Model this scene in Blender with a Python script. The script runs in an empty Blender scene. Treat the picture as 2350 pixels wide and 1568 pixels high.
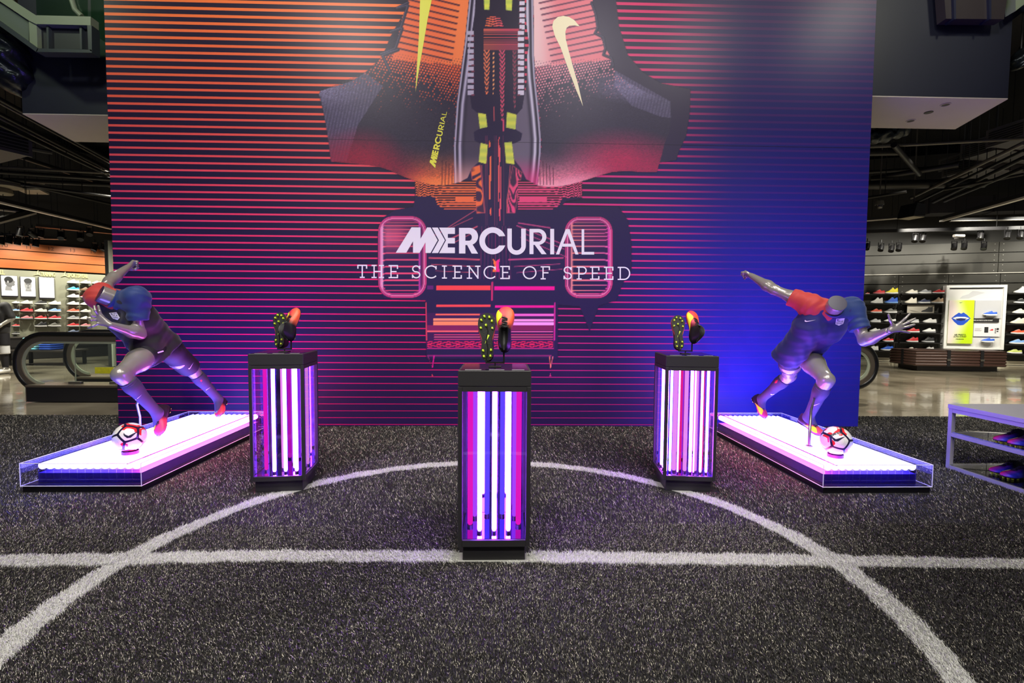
import bpy, bmesh, math, random
import numpy as np
from mathutils import Vector, Matrix
random.seed(7); rng = np.random.default_rng(7)
SC = bpy.context.scene
COL = SC.collection
PI = math.pi

# ---------------------------------------------------------------- camera
CAM_F, CAM_PITCH, CAM_YAW, CAM_ROLL, CAM_H = 1112.2, .0516, .0262, .0069, 1.30
def _cam_axes():
    cy, sy, cp, sp = math.cos(CAM_YAW), math.sin(CAM_YAW), math.cos(CAM_PITCH), math.sin(CAM_PITCH)
    right = Vector((cy, -sy, 0)); fwd = Vector((cp*sy, cp*cy, -sp)); up = Vector((sp*sy, sp*cy, cp))
    c, s = math.cos(CAM_ROLL), math.sin(CAM_ROLL)
    return c*right + s*up, -s*right + c*up, fwd
_R, _U, _F = _cam_axes()
cam_data = bpy.data.cameras.new('camera'); cam = bpy.data.objects.new('camera', cam_data); COL.objects.link(cam)
cam_data.sensor_width = 36.0; cam_data.lens = 36.0*CAM_F/2350.0; cam_data.clip_start = .05; cam_data.clip_end = 100
cam.matrix_world = Matrix(((_R.x, _U.x, -_F.x, 0), (_R.y, _U.y, -_F.y, 0), (_R.z, _U.z, -_F.z, CAM_H), (0, 0, 0, 1)))
SC.camera = cam
def ray(px, py):                      # measured photo point -> direction from the camera
    return _R*((px-1175)/CAM_F) - _U*((py-784)/CAM_F) + _F
def at_y(px, py, Y):
    d = ray(px, py); t = Y/d.y; return Vector((d.x*t, Y, CAM_H+d.z*t))
def at_z(px, py, z=0.0):
    d = ray(px, py); t = (z-CAM_H)/d.z; return Vector((d.x*t, d.y*t, z))

# ---------------------------------------------------------------- world, exposure, house lamps
w = bpy.data.worlds.new('world'); SC.world = w; w.use_nodes = True
w.node_tree.nodes['Background'].inputs[0].default_value = (.62, .66, .70, 1)
w.node_tree.nodes['Background'].inputs[1].default_value = .11
SC.view_settings.view_transform = 'Standard'; SC.view_settings.look = 'None'
SC.view_settings.exposure = 0.0; SC.view_settings.gamma = 1.0
SC.view_settings.use_curve_mapping = False
def lamp(name, kind, loc, target, power, color=(1, .95, .86), size=.4, angle=60, blend=.6):
    d = bpy.data.lights.new(name, kind); d.energy = power; d.color = color
    if kind == 'AREA': d.shape = 'DISK'; d.size = size
    if kind == 'SPOT': d.spot_size = math.radians(angle); d.spot_blend = blend; d.shadow_soft_size = size
    o = bpy.data.objects.new(name, d); COL.objects.link(o); o.location = loc
    o.rotation_euler = (Vector(target)-Vector(loc)).to_track_quat('-Z', 'Y').to_euler()
    return o
WARM = (1, .965, .86)
for _x in (-3.4, -1.1, 1.3, 3.4):      # ceiling spots over the pitch
    lamp('ceiling_lamp', 'SPOT', (_x, .9, 6.0), (_x*.95, 2.9, 0), 430, WARM, .12, 95, .8)
lamp('ceiling_lamp', 'AREA', (1.45, 1.9, 6.2), (.9, 5.6, 3.2), 80, (1, .95, .97), .7)
lamp('ceiling_lamp', 'AREA', (-2.6, 2.2, 6.2), (-2.5, 5.6, 2.8), 105, (1, .95, .9), .7)
lamp('ceiling_lamp', 'AREA', (3.4, 2.2, 6.2), (3.2, 5.6, 3.4), 48, (1, .96, .9), .7)  # added lamp, gives the wall's right part more neutral light
for _x in (-2.8, 0, 2.8):
    lamp('ceiling_lamp', 'SPOT', (_x, -1.2, 5.2), (_x, 2.0, 0), 310, WARM, .12, 90, .8)
lamp('ceiling_lamp', 'SPOT', (5.6, 3.0, 6.3), (4.9, 5.9, 5.3), 150, (1, .97, .78), .15, 70, .8)
lamp('ceiling_lamp', 'SPOT', (-6.4, 4.0, 6.3), (-5.2, 6.6, 5.0), 90, (.86, 1, .72), .15, 75, .8)
# shop lamps over the shoe walls and concourse
for _p, _t, _e in (((-13.68, 12.39, 3.7), (-14.66, 13.25, 1.3), 260), ((-12.76, 13.44, 3.7), (-13.74, 14.3, 1.3), 260), ((-11.97, 14.34, 3.7), (-12.94, 15.2, 1.3), 260), ((-11.17, 15.25, 3.7), (-12.15, 16.1, 1.3), 260),
                   ((10.6, 12.0, 4.0), (12.0, 14.6, 1.5), 420), ((13.2, 11.2, 4.0), (14.2, 13.8, 1.5), 420), ((12.0, 11.6, 4.0), (13.2, 14.2, 1.3), 420), ((15.2, 10.6, 4.0), (16.0, 13.2, 1.5), 380)):
    lamp('shop_lamp', 'SPOT', _p, _t, _e, (1, .96, .84), .05, 92, .7)
for _p in ((-8.2, 10.8, 4.4), (-11.6, 10.4, 4.4), (8.2, 9.0, 4.6), (11.5, 8.6, 4.6)):
    lamp('shop_lamp', 'SPOT', _p, (_p[0], _p[1], 0), 1500, (1, .95, .80), .10, 110, .7)

for _p in ((-5.6, 7.1, 3.85), (5.3, 6.4, 3.95)):        # downlight in the right bulkhead; the left lamp is added to brighten the floor
    lamp('downlight', 'SPOT', _p, (_p[0], _p[1], 0), 320, (1, .95, .84), .05, 120, .7)

# ---------------------------------------------------------------- materials
def lin(c):
    c = c/255.0
    return c/12.92 if c <= .04045 else ((c+.055)/1.055)**2.4
def rgb(r, g, b): return (lin(r), lin(g), lin(b), 1)
MATS = {}
def mat(name, color, rough=.5, metal=0.0, spec=.5, emit=None, estr=0.0, noise=0.0, nscale=8.0, bump=0.0, bscale=60.0, coat=0.0, sheen=0.0, stretch=None):
    if name in MATS: return MATS[name]
    m = bpy.data.materials.new(name); m.use_nodes = True; nt = m.node_tree; b = nt.nodes['Principled BSDF']
    b.inputs['Base Color'].default_value = color; b.inputs['Roughness'].default_value = rough
    b.inputs['Metallic'].default_value = metal; b.inputs['Specular IOR Level'].default_value = spec
    b.inputs['Coat Weight'].default_value = coat; b.inputs['Sheen Weight'].default_value = sheen
    if emit: b.inputs['Emission Color'].default_value = emit; b.inputs['Emission Strength'].default_value = estr
    tc = nt.nodes.new('ShaderNodeTexCoord'); src = tc.outputs['Object']
    if stretch:
        mp = nt.nodes.new('ShaderNodeMapping'); mp.inputs['Scale'].default_value = stretch; nt.links.new(src, mp.inputs[0]); src = mp.outputs[0]
    if noise:
        n = nt.nodes.new('ShaderNodeTexNoise'); n.inputs['Scale'].default_value = nscale; n.inputs['Detail'].default_value = 4
        nt.links.new(src, n.inputs['Vector'])
        mr = nt.nodes.new('ShaderNodeMapRange'); mr.inputs['To Min'].default_value = 1-noise; mr.inputs['To Max'].default_value = 1+noise
        nt.links.new(n.outputs['Fac'], mr.inputs['Value'])
        mx = nt.nodes.new('ShaderNodeVectorMath'); mx.operation = 'SCALE'; mx.inputs[0].default_value = color[:3]
        nt.links.new(mr.outputs[0], mx.inputs['Scale']); nt.links.new(mx.outputs[0], b.inputs['Base Color'])
    if bump:
        n2 = nt.nodes.new('ShaderNodeTexNoise'); n2.inputs['Scale'].default_value = bscale; n2.inputs['Detail'].default_value = 3
        nt.links.new(src, n2.inputs['Vector'])
        bp = nt.nodes.new('ShaderNodeBump'); bp.inputs['Strength'].default_value = bump; bp.inputs['Distance'].default_value = .01
        nt.links.new(n2.outputs['Fac'], bp.inputs['Height']); nt.links.new(bp.outputs[0], b.inputs['Normal'])
    MATS[name] = m; return m
def glow(name, color, strength):
    if name in MATS: return MATS[name]
    m = bpy.data.materials.new(name); m.use_nodes = True; nt = m.node_tree; nt.nodes.clear()
    e = nt.nodes.new('ShaderNodeEmission'); e.inputs[0].default_value = (*color, 1); e.inputs[1].default_value = strength
    o = nt.nodes.new('ShaderNodeOutputMaterial'); nt.links.new(e.outputs[0], o.inputs[0]); MATS[name] = m; return m
def pane(name, tint=(1, 1, 1), gloss=.10, rough=.0):
    if name in MATS: return MATS[name]
    m = bpy.data.materials.new(name); m.use_nodes = True; nt = m.node_tree; nt.nodes.clear()
    t = nt.nodes.new('ShaderNodeBsdfTransparent'); t.inputs[0].default_value = (*tint, 1)
    g = nt.nodes.new('ShaderNodeBsdfGlossy'); g.inputs['Roughness'].default_value = rough; g.inputs[0].default_value = (1, 1, 1, 1)
    f = nt.nodes.new('ShaderNodeLayerWeight'); f.inputs['Blend'].default_value = .5
    p = nt.nodes.new('ShaderNodeMath'); p.operation = 'POWER'; p.inputs[1].default_value = 4.0; nt.links.new(f.outputs['Facing'], p.inputs[0])
    a = nt.nodes.new('ShaderNodeMath'); a.operation = 'MULTIPLY_ADD'; a.use_clamp = True; a.inputs[1].default_value = .55; a.inputs[2].default_value = gloss*.5; nt.links.new(p.outputs[0], a.inputs[0])
    x = nt.nodes.new('ShaderNodeMixShader'); nt.links.new(a.outputs[0], x.inputs[0]); nt.links.new(t.outputs[0], x.inputs[1]); nt.links.new(g.outputs[0], x.inputs[2])
    o = nt.nodes.new('ShaderNodeOutputMaterial'); nt.links.new(x.outputs[0], o.inputs[0]); MATS[name] = m; return m
def attr_mat(name, attr='paint', rough=.5, spec=.5, bump=0, bscale=300, sheen=0, coat=0):
    if name in MATS: return MATS[name]
    m = mat(name, (1, 1, 1, 1), rough, 0, spec, bump=bump, bscale=bscale, sheen=sheen, coat=coat); nt = m.node_tree
    a = nt.nodes.new('ShaderNodeAttribute'); a.attribute_name = attr
    nt.links.new(a.outputs['Color'], nt.nodes['Principled BSDF'].inputs['Base Color']); return m

# ---------------------------------------------------------------- mesh building
ORG = {}
class MB:
    def __init__(s): s.v = []; s.f = []; s.mi = []; s.n = 0
    def add(s, verts, faces, mi=0):
        s.v.extend([tuple(p) for p in verts]); s.f.extend([tuple(i+s.n for i in f) for f in faces]); s.mi.extend([mi]*len(faces)); s.n += len(verts); return s
    def box(s, lo, hi, M=None, mi=0):
        x0, y0, z0 = lo; x1, y1, z1 = hi
        vs = [Vector(p) for p in ((x0,y0,z0),(x1,y0,z0),(x1,y1,z0),(x0,y1,z0),(x0,y0,z1),(x1,y0,z1),(x1,y1,z1),(x0,y1,z1))]
        if M is not None: vs = [M @ p for p in vs]
        return s.add(vs, [(0,3,2,1),(4,5,6,7),(0,1,5,4),(1,2,6,5),(2,3,7,6),(3,0,4,7)], mi)
    def cbox(s, lo, hi, c=.004, M=None, mi=0):      # box with chamfered vertical and top edges
        x0, y0, z0 = lo; x1, y1, z1 = hi
        def ring(d, z): return [(x0+d+c,y0+d,z),(x1-d-c,y0+d,z),(x1-d,y0+d+c,z),(x1-d,y1-d-c,z),(x1-d-c,y1-d,z),(x0+d+c,y1-d,z),(x0+d,y1-d-c,z),(x0+d,y0+d+c,z)]
        vs = ring(c, z0)+ring(0, z0+c)+ring(0, z1-c)+ring(c, z1); vs = [Vector(p) for p in vs]
        if M is not None: vs = [M @ p for p in vs]
        fs = [tuple(range(7, -1, -1)), tuple(range(24, 32))]
        for k in range(3):
            for i in range(8): j = (i+1) % 8; fs.append((k*8+i, k*8+j, k*8+8+j, k*8+8+i))
        return s.add(vs, fs, mi)
    def tube(s, path, r, n=8, caps=True, mi=0, closed=False):
        P = [Vector(p) for p in path]; N = len(P); rs = r if hasattr(r, '__len__') else [r]*N
        vs = []; up = None
        for i in range(N):
            a = P[(i-1) % N] if (closed or i > 0) else P[i]; b = P[(i+1) % N] if (closed or i < N-1) else P[i]
            t = (b-a).normalized()
            if up is None: up = t.orthogonal().normalized()
            else:
                up = (up - t*up.dot(t)); up = up.normalized() if up.length > 1e-6 else t.orthogonal().normalized()
            q = t.cross(up)
            for k in range(n):
                an = 2*PI*k/n; vs.append(P[i] + (up*math.cos(an)+q*math.sin(an))*rs[i])
        fs = []
        for i in range(N if closed else N-1):
            i2 = (i+1) % N
            for k in range(n): k2 = (k+1) % n; fs.append((i*n+k, i*n+k2, i2*n+k2, i2*n+k))
        if caps and not closed: fs.append(tuple(range(n-1, -1, -1))); fs.append(tuple((N-1)*n+k for k in range(n)))
        return s.add(vs, fs, mi)
    def lathe(s, prof, n=24, M=None, mi=0):             # prof: (radius, z) pairs
        vs = [Vector((r*math.cos(2*PI*k/n), r*math.sin(2*PI*k/n), z)) for r, z in prof for k in range(n)]
        if M is not None: vs = [M @ p for p in vs]
        fs = [(i*n+k, i*n+(k+1) % n, (i+1)*n+(k+1) % n, (i+1)*n+k) for i in range(len(prof)-1) for k in range(n)]
        fs += [tuple(range(n-1, -1, -1)), tuple((len(prof)-1)*n+k for k in range(n))]
        return s.add(vs, fs, mi)
    def prism(s, poly, ext, mi=0):                      # 3-D polygon swept by a vector
        P = [Vector(p) for p in poly]; e = Vector(ext); n = len(P)
        fs = [tuple(range(n)), tuple(range(2*n-1, n-1, -1))] + [(i, n+i, n+(i+1) % n, (i+1) % n) for i in range(n)]
        return s.add(P+[p+e for p in P], fs, mi)
    def loft(s, rings, closed=True, caps=True, mi=0):
        n = len(rings[0]); vs = [p for r in rings for p in r]; fs = []
        for i in range(len(rings)-1):
            for k in range(n if closed else n-1): k2 = (k+1) % n; fs.append((i*n+k, i*n+k2, (i+1)*n+k2, (i+1)*n+k))
        if caps: fs.append(tuple(range(n-1, -1, -1))); fs.append(tuple((len(rings)-1)*n+k for k in range(n)))
        return s.add(vs, fs, mi)
    def build(s, name, mats, parent=None, world=False, smooth=None, attrs=None, kind=None, label=None):
        me = bpy.data.meshes.new(name); vs = s.v
        if world and parent is not None:
            o = ORG.get(parent.name, Vector()); vs = [(p[0]-o.x, p[1]-o.y, p[2]-o.z) for p in vs]
        me.from_pydata(vs, [], s.f)
        return finish(me, name, mats, parent, smooth, s.mi, attrs, kind, label)
def finish(me, name, mats, parent=None, smooth=None, mi=None, attrs=None, kind=None, label=None):
    for m in (mats if isinstance(mats, (list, tuple)) else [mats]): me.materials.append(m)
    if mi is not None and any(mi): me.polygons.foreach_set('material_index', mi)
    if attrs:
        for an, arr in attrs.items():
            at = me.attributes.new(an, 'FLOAT_COLOR', 'POINT'); a = np.ones((len(me.vertices), 4), np.float32); a[:, :3] = np.asarray(arr, np.float32)[:, :3]
            if np.asarray(arr).shape[1] == 4: a[:, 3] = np.asarray(arr)[:, 3]
            at.data.foreach_set('color', a.ravel())
    if smooth is not None:
        me.polygons.foreach_set('use_smooth', [True]*len(me.polygons))
        if smooth < 180: me.set_sharp_from_angle(angle=math.radians(smooth))
    me.update()
    o = bpy.data.objects.new(name, me); COL.objects.link(o)
    if parent is not None:
        o.parent = parent
        if parent.name in ORG: ORG[o.name] = ORG[parent.name]
    if kind: o['kind'] = kind
    if label: o['label'] = label
    return o
def np_mesh(name, V, Fq):             # fast mesh from numpy arrays, faces of one size
    me = bpy.data.meshes.new(name); k = Fq.shape[1]
    me.vertices.add(len(V)); me.vertices.foreach_set('co', V.astype(np.float32).ravel())
    me.loops.add(Fq.size); me.loops.foreach_set('vertex_index', Fq.astype(np.int32).ravel())
    me.polygons.add(len(Fq)); me.polygons.foreach_set('loop_start', np.arange(0, Fq.size, k, dtype=np.int32))
    me.polygons.foreach_set('loop_total', np.full(len(Fq), k, np.int32)); me.update(calc_edges=True); return me
def tag(o, label, cat=None, group=None, kind=None):
    o['label'] = label
    if cat: o['category'] = cat
    if group: o['group'] = group
    if kind: o['kind'] = kind
    return o
def thing(name, label, cat, loc=(0, 0, 0), rotz=0, group=None):
    o = bpy.data.objects.new(name, None); COL.objects.link(o); o.empty_display_size = .1
    o.location = loc; o.rotation_euler = (0, 0, rotz); ORG[o.name] = Vector(loc)
    return tag(o, label, cat, group)
def struct(mb, name, m, label=None, smooth=None, parent=None):
    o = mb.build(name, m, parent=parent, smooth=smooth)
    if parent is None: o['kind'] = 'structure'
    if label: o['label'] = label
    return o
def copy_tree(o, parent=None):
    c = o.copy(); COL.objects.link(c); c.parent = parent
    for ch in o.children: copy_tree(ch, c)
    return c
def smooth01(a, b, x):
    t = np.clip((x-a)/(b-a), 0, 1); return t*t*(3-2*t)
def tris2d(poly):                     # triangulate a flat polygon given as 2-D points
    from mathutils.geometry import tessellate_polygon
    return tessellate_polygon([[Vector((p[0], p[1], 0)) for p in poly]])

BLACK = mat('satin_black', rgb(20, 20, 22), .45)
CHAR = mat('charcoal_satin_metal', rgb(46, 44, 47), .5, .1, bump=.02, bscale=400)
STEEL = mat('brushed_steel', rgb(150, 146, 138), .3, .9)
WHITE = mat('white_paint', rgb(232, 231, 226), .5)
# ================================================================ floor, turf, pitch lines
def concrete():
    m = mat('polished_concrete', rgb(126, 119, 104), .085, 0, .75, coat=.35); nt = m.node_tree; b = nt.nodes['Principled BSDF']
    tc = nt.nodes.new('ShaderNodeTexCoord'); n1 = nt.nodes.new('ShaderNodeTexNoise'); n1.inputs['Scale'].default_value = .9; n1.inputs['Detail'].default_value = 6
    nt.links.new(tc.outputs['Object'], n1.inputs[0]); r = nt.nodes.new('ShaderNodeValToRGB')
    r.color_ramp.elements[0].position = .32; r.color_ramp.elements[0].color = rgb(98, 90, 76); r.color_ramp.elements[1].position = .7; r.color_ramp.elements[1].color = rgb(164, 154, 134)
    nt.links.new(n1.outputs[0], r.inputs[0]); nt.links.new(r.outputs[0], b.inputs['Base Color'])
    mp = nt.nodes.new('ShaderNodeMapping'); mp.inputs['Scale'].default_value = (.5, 5, 1); nt.links.new(tc.outputs['Object'], mp.inputs[0])
    n2 = nt.nodes.new('ShaderNodeTexNoise'); n2.inputs['Scale'].default_value = 2.2; n2.inputs['Detail'].default_value = 3; nt.links.new(mp.outputs[0], n2.inputs[0])
    bp = nt.nodes.new('ShaderNodeBump'); bp.inputs['Strength'].default_value = .12; bp.inputs['Distance'].default_value = .02
    nt.links.new(n2.outputs[0], bp.inputs['Height']); nt.links.new(bp.outputs[0], b.inputs['Normal']); return m
struct(MB().box((-26, -5, -.2), (26, 20, -.012)), 'floor', concrete(), 'polished grey-brown concrete floor of the store')
TURF_Y = 6.28
tb = MB().box((-9, -2.5, -.012), (9, TURF_Y, 0.0))
o = tb.build('turf_backing', mat('turf_backing', rgb(14, 13, 14), .9, noise=.3, nscale=60)); o['kind'] = 'structure'; o['label'] = 'black backing of the turf carpet'
CIRC = (-.0854, 2.348, 1.885)
LINE_PTS = [(-7, 2.45), (-2.6, 2.535), (-2.05, 2.545), (-1.28, 2.575), (0, 2.552), (1.764, 2.484), (2.8, 2.44), (7, 2.3)]
LINE_W = .108
FOOT = [(-3.46, -2.60, 3.54, 5.45), (2.41, 3.24, 3.48, 5.42), (-.20, .155, 2.51, 2.865), (-1.82, -1.44, 3.53, 3.90), (1.25, 1.63, 3.51, 3.89)]
def blades(x, y, length, width, lean, segs, seed):
    g = np.random.default_rng(seed); n = len(x); a = g.uniform(0, 2*PI, n)
    ld = g.normal(2.2, .75, n)+1.1*np.sin(x*1.9+1.3*np.sin(y*1.3))*np.sin(y*1.6+.7); lx, ly = np.cos(ld), np.sin(ld)
    L = length*g.uniform(.6, 1.15, n); le = lean*g.uniform(.2, 1.3, n)
    wx, wy = np.cos(a)*width*.5, np.sin(a)*width*.5; z0 = np.zeros(n)
    if segs == 1:
        V = np.stack([np.stack([x-wx, y-wy, z0], 1), np.stack([x+wx, y+wy, z0], 1), np.stack([x+lx*le*L, y+ly*le*L, L*.85], 1)], 1).reshape(-1, 3)
        i = np.arange(n)*3; return V, np.stack([i, i+1, i+2], 1)
    mx, my, mz = x+lx*le*L*.3, y+ly*le*L*.3, L*.6
    V = np.stack([np.stack([x-wx, y-wy, z0], 1), np.stack([x+wx, y+wy, z0], 1), np.stack([mx+wx*.8, my+wy*.8, mz], 1), np.stack([mx-wx*.8, my-wy*.8, mz], 1),
                  np.stack([x+lx*le*L, y+ly*le*L, L*.85], 1)], 1).reshape(-1, 3)
    i = np.arange(n)*5
    return V, np.concatenate([np.stack([i, i+1, i+2], 1), np.stack([i, i+2, i+3], 1), np.stack([i+3, i+2, i+4], 1)])
def scatter(n, y0, y1, seed):
    g = np.random.default_rng(seed); y = np.sqrt(g.uniform(y0*y0, y1*y1, n)); x = g.uniform(-1.13, 1.13, n)*(y+.12)
    return x, y
def band_masks(x, y):
    rr = np.hypot(x-CIRC[0], y-CIRC[1])-CIRC[2]; wob = .006*np.sin(x*23)+.005*np.sin(y*31)
    circ = np.abs(rr+wob) < LINE_W/2
    ly = np.interp(x, [p[0] for p in LINE_PTS], [p[1] for p in LINE_PTS]); line = np.abs(y-ly+wob) < LINE_W/2
    return circ, line & ~circ
def turf_mat(name, lo, hi, rough):
    m = mat(name, (1, 1, 1, 1), rough, 0, .40); nt = m.node_tree; a = nt.nodes.new('ShaderNodeAttribute'); a.attribute_name = 'tint'
    r = nt.nodes.new('ShaderNodeValToRGB'); r.color_ramp.elements[0].color = lo; r.color_ramp.elements[1].color = hi; e = r.color_ramp.elements.new(.86); e.color = tuple(lo[i]*.95+hi[i]*.05 for i in range(4))
    nt.links.new(a.outputs['Fac'], r.inputs[0]); nt.links.new(r.outputs[0], nt.nodes['Principled BSDF'].inputs['Base Color']); return m
TM = turf_mat('turf_fibre_with_glints', rgb(16, 15, 16), rgb(236, 228, 208), .30)  # pale end of the ramp paints glints of light onto scattered fibres
TW = turf_mat('white_turf_fibre', rgb(190, 190, 184), rgb(238, 238, 230), .6)
sets = {'dark': [], 'circ': [], 'line': []}
for n, y0, y1, ln, wd, sg, sd in ((290000, 1.42, 2.95, .016, .0026, 2, 11), (260000, 2.95, 4.3, .016, .0033, 1, 12), (280000, 4.3, TURF_Y, .017, .0046, 1, 13)):
    x, y = scatter(n, y0, y1, sd); ok = np.abs(x) < 8.9
    for a, b, c, d in FOOT: ok &= ~((x > a-.02) & (x < b+.02) & (y > c-.02) & (y < d+.02))
    ok &= ~((np.abs(x) < 4.42) & (y > 5.66) & (y < 5.96))
    x, y = x[ok], y[ok]; ci, li = band_masks(x, y)
    for key, ms in (('dark', ~(ci | li)), ('circ', ci), ('line', li)):
        xs, ys = x[ms], y[ms]
        if key != 'dark':                       # a denser, cut pile on the white lines
            g = np.random.default_rng(sd+50); k = 2; xs = np.concatenate([xs+g.normal(0, .008, len(xs)) for _ in range(k)]); ys = np.concatenate([ys+g.normal(0, .008, len(ys)) for _ in range(k)])
        sets[key].append(blades(xs, ys, ln*(1.0 if key == 'dark' else 1.05), wd*(1 if key == 'dark' else 1.25), .8, sg, sd))
for key, nm, lab, mt in (('dark', 'turf_grass', 'short black artificial turf with glints painted on some fibres', TM), ('circ', 'circle_line_grass', 'white turf ring of the centre circle around the front pedestal', TW), ('line', 'halfway_line_grass', 'straight white turf line crossing the ring before the front pedestal', TW)):
    Vs, Fs, off = [], [], 0
    for V, Fq in sets[key]: Vs.append(V); Fs.append(Fq+off); off += len(V)
    V = np.concatenate(Vs); Fq = np.concatenate(Fs); me = np_mesh(nm, V, Fq)
    g = np.random.default_rng(3); at = me.attributes.new('tint', 'FLOAT', 'FACE'); at.data.foreach_set('value', g.random(len(Fq)).astype(np.float32))
    o = finish(me, nm, mt); tag(o, lab, 'turf', kind='stuff')
for nm, fn in (('circle_line_backing', 0), ('halfway_line_backing', 1)):
    mb = MB()
    if fn == 0:
        N = 120; pts = [(CIRC[0]+(CIRC[2]+s*LINE_W*.46)*math.cos(2*PI*i/N), CIRC[1]+(CIRC[2]+s*LINE_W*.46)*math.sin(2*PI*i/N), .002) for i in range(N) for s in (-1, 1)]
        mb.add(pts, [(2*i, 2*i+1, (2*i+3) % (2*N), (2*i+2) % (2*N)) for i in range(N)])
    else:
        pts = [(p[0], p[1]+s*LINE_W*.46, .0025) for p in LINE_PTS for s in (-1, 1)]; mb.add(pts, [(2*i, 2*i+2, 2*i+3, 2*i+1) for i in range(len(LINE_PTS)-1)])
    o = mb.build(nm, mat('white_line_backing', rgb(150, 150, 145), .9)); o['kind'] = 'structure'; o['label'] = 'white backing woven into the turf line'
# ================================================================ big printed feature wall
WALL_Y, WALL_XL, WALL_XR, WALL_TOP = 5.684, -4.41, 4.335, 5.6
class NG:                                # tiny node-graph helper
    def __init__(s, nt): s.nt = nt
    def m(s, op, a, b=None, c=None, clamp=False):
        n = s.nt.nodes.new('ShaderNodeMath'); n.operation = op; n.use_clamp = clamp
        for i, q in enumerate((a, b, c)):
            if q is None: continue
            if isinstance(q, (int, float)): n.inputs[i].default_value = q
            else: s.nt.links.new(q, n.inputs[i])
        return n.outputs[0]
    def mapr(s, v, a, b, c=0., d=1., smooth=True):
        n = s.nt.nodes.new('ShaderNodeMapRange'); n.interpolation_type = 'SMOOTHSTEP' if smooth else 'LINEAR'
        s.nt.links.new(v, n.inputs['Value'])
        for k, q in zip(('From Min', 'From Max', 'To Min', 'To Max'), (a, b, c, d)): n.inputs[k].default_value = q
        return n.outputs['Result']
    def ramp(s, v, stops):
        n = s.nt.nodes.new('ShaderNodeValToRGB'); s.nt.links.new(v, n.inputs[0]); el = n.color_ramp.elements
        while len(el) < len(stops): el.new(.5)
        for e, (p, c) in zip(el, stops): e.position = p; e.color = c
        return n.outputs[0]
    def mix(s, f, a, b):
        n = s.nt.nodes.new('ShaderNodeMix'); n.data_type = 'RGBA'
        for k, q in ((0, f), (6, a), (7, b)):
            if isinstance(q, (tuple, float, int)): n.inputs[k].default_value = q
            else: s.nt.links.new(q, n.inputs[k])
        return n.outputs[2]
def wall_print():
    m = mat('printed_vinyl', (1, 1, 1, 1), .40, 0, .32); nt = m.node_tree; g = NG(nt)
    tc = nt.nodes.new('ShaderNodeTexCoord'); sp = nt.nodes.new('ShaderNodeSeparateXYZ'); nt.links.new(tc.outputs['Object'], sp.inputs[0])
    X, Z = sp.outputs[0], sp.outputs[2]
    zz = g.mapr(Z, 0, 5, 0, 1, False)
    left = g.ramp(zz, [(0, rgb(36, 22, 70)), (.35, rgb(34, 25, 62)), (.6, rgb(38, 30, 58)), (1, rgb(44, 37, 54))])
    right = g.ramp(zz, [(0, rgb(42, 42, 165)), (.42, rgb(38, 38, 146)), (.72, rgb(44, 43, 104)), (1, rgb(54, 51, 84))])
    xb = g.mapr(X, .8, 3.2); bg = g.mix(xb, left, right)
    n = g.m('DIVIDE', g.m('SUBTRACT', 4.711, Z), .08088); fr = g.m('ABSOLUTE', g.m('SUBTRACT', n, g.m('ROUND', n)))
    half = g.mapr(Z, .2, 4.8, .0042, .0165, False); half = g.m('DIVIDE', half, .08088)
    st = g.mapr(g.m('SUBTRACT', half, fr), -.012, .02, 0, 1)
    sl = g.ramp(zz, [(0, rgb(188, 16, 96)), (.3, rgb(216, 30, 106)), (.5, rgb(240, 66, 104)), (.75, rgb(250, 104, 76)), (1, rgb(255, 134, 64))])
    sr = g.ramp(zz, [(0, rgb(166, 22, 112)), (.4, rgb(212, 46, 126)), (1, rgb(226, 62, 112))])
    xs = g.mapr(X, -.6, .7); sc = g.mix(xs, sl, sr)
    fade = g.mapr(X, 1.5, 2.8, 1, .05); st = g.m('MULTIPLY', st, fade)
    c = g.mix(st, bg, sc)
    a = nt.nodes.new('ShaderNodeAttribute'); a.attribute_name = 'paint'
    c = g.mix(a.outputs['Alpha'], c, a.outputs['Color'])
    nt.links.new(c, nt.nodes['Principled BSDF'].inputs['Base Color'])
    return m
PRINT = wall_print()
WALL = MB().box((WALL_XL, WALL_Y, 0), (WALL_XR, WALL_Y+.22, WALL_TOP)).build('wall_center', PRINT)
# alpha 0 paint on the bare wall so that only the stripes show there
_at = WALL.data.attributes.new('paint', 'FLOAT_COLOR', 'POINT'); _at.data.foreach_set('color', [0.0]*32)
WALL['kind'] = 'structure'; WALL['label'] = 'tall feature wall printed with orange to magenta stripes'

# ---- the artwork, painted on a fine grid in wall proportions
ST = 1.75
_xs = np.arange(724, 1612, ST); _ys = np.arange(-40, 872, ST)
PXg, PYg = np.meshgrid(_xs, _ys); ART = np.zeros(PXg.shape+(4,))
def inpolyf(pts):                        # soft-edged mask
    global PXg, PYg
    X0, Y0 = PXg, PYg; acc = 0
    for dx, dy in ((-.3, -.12), (.3, .12), (-.12, .3), (.12, -.3)):
        PXg, PYg = X0+dx*ST, Y0+dy*ST; acc = acc+inpoly(pts)*.25
    PXg, PYg = X0, Y0; return acc
def inpoly(pts):
    ins = np.zeros(PXg.shape, bool); P = np.array(pts, float); n = len(P)
    for i in range(n):
        x1, y1 = P[i]; x2, y2 = P[(i+1) % n]
        if y1 == y2: continue
        c = ((y1 > PYg) != (y2 > PYg)); xi = (x2-x1)*(PYg-y1)/(y2-y1)+x1; ins ^= c & (PXg < xi)
    return ins
def segd(a, b):
    ax, ay = a; bx, by = b; dx, dy = bx-ax, by-ay; L = dx*dx+dy*dy+1e-9
    t = np.clip(((PXg-ax)*dx+(PYg-ay)*dy)/L, 0, 1); return np.hypot(PXg-ax-t*dx, PYg-ay-t*dy)
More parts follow.
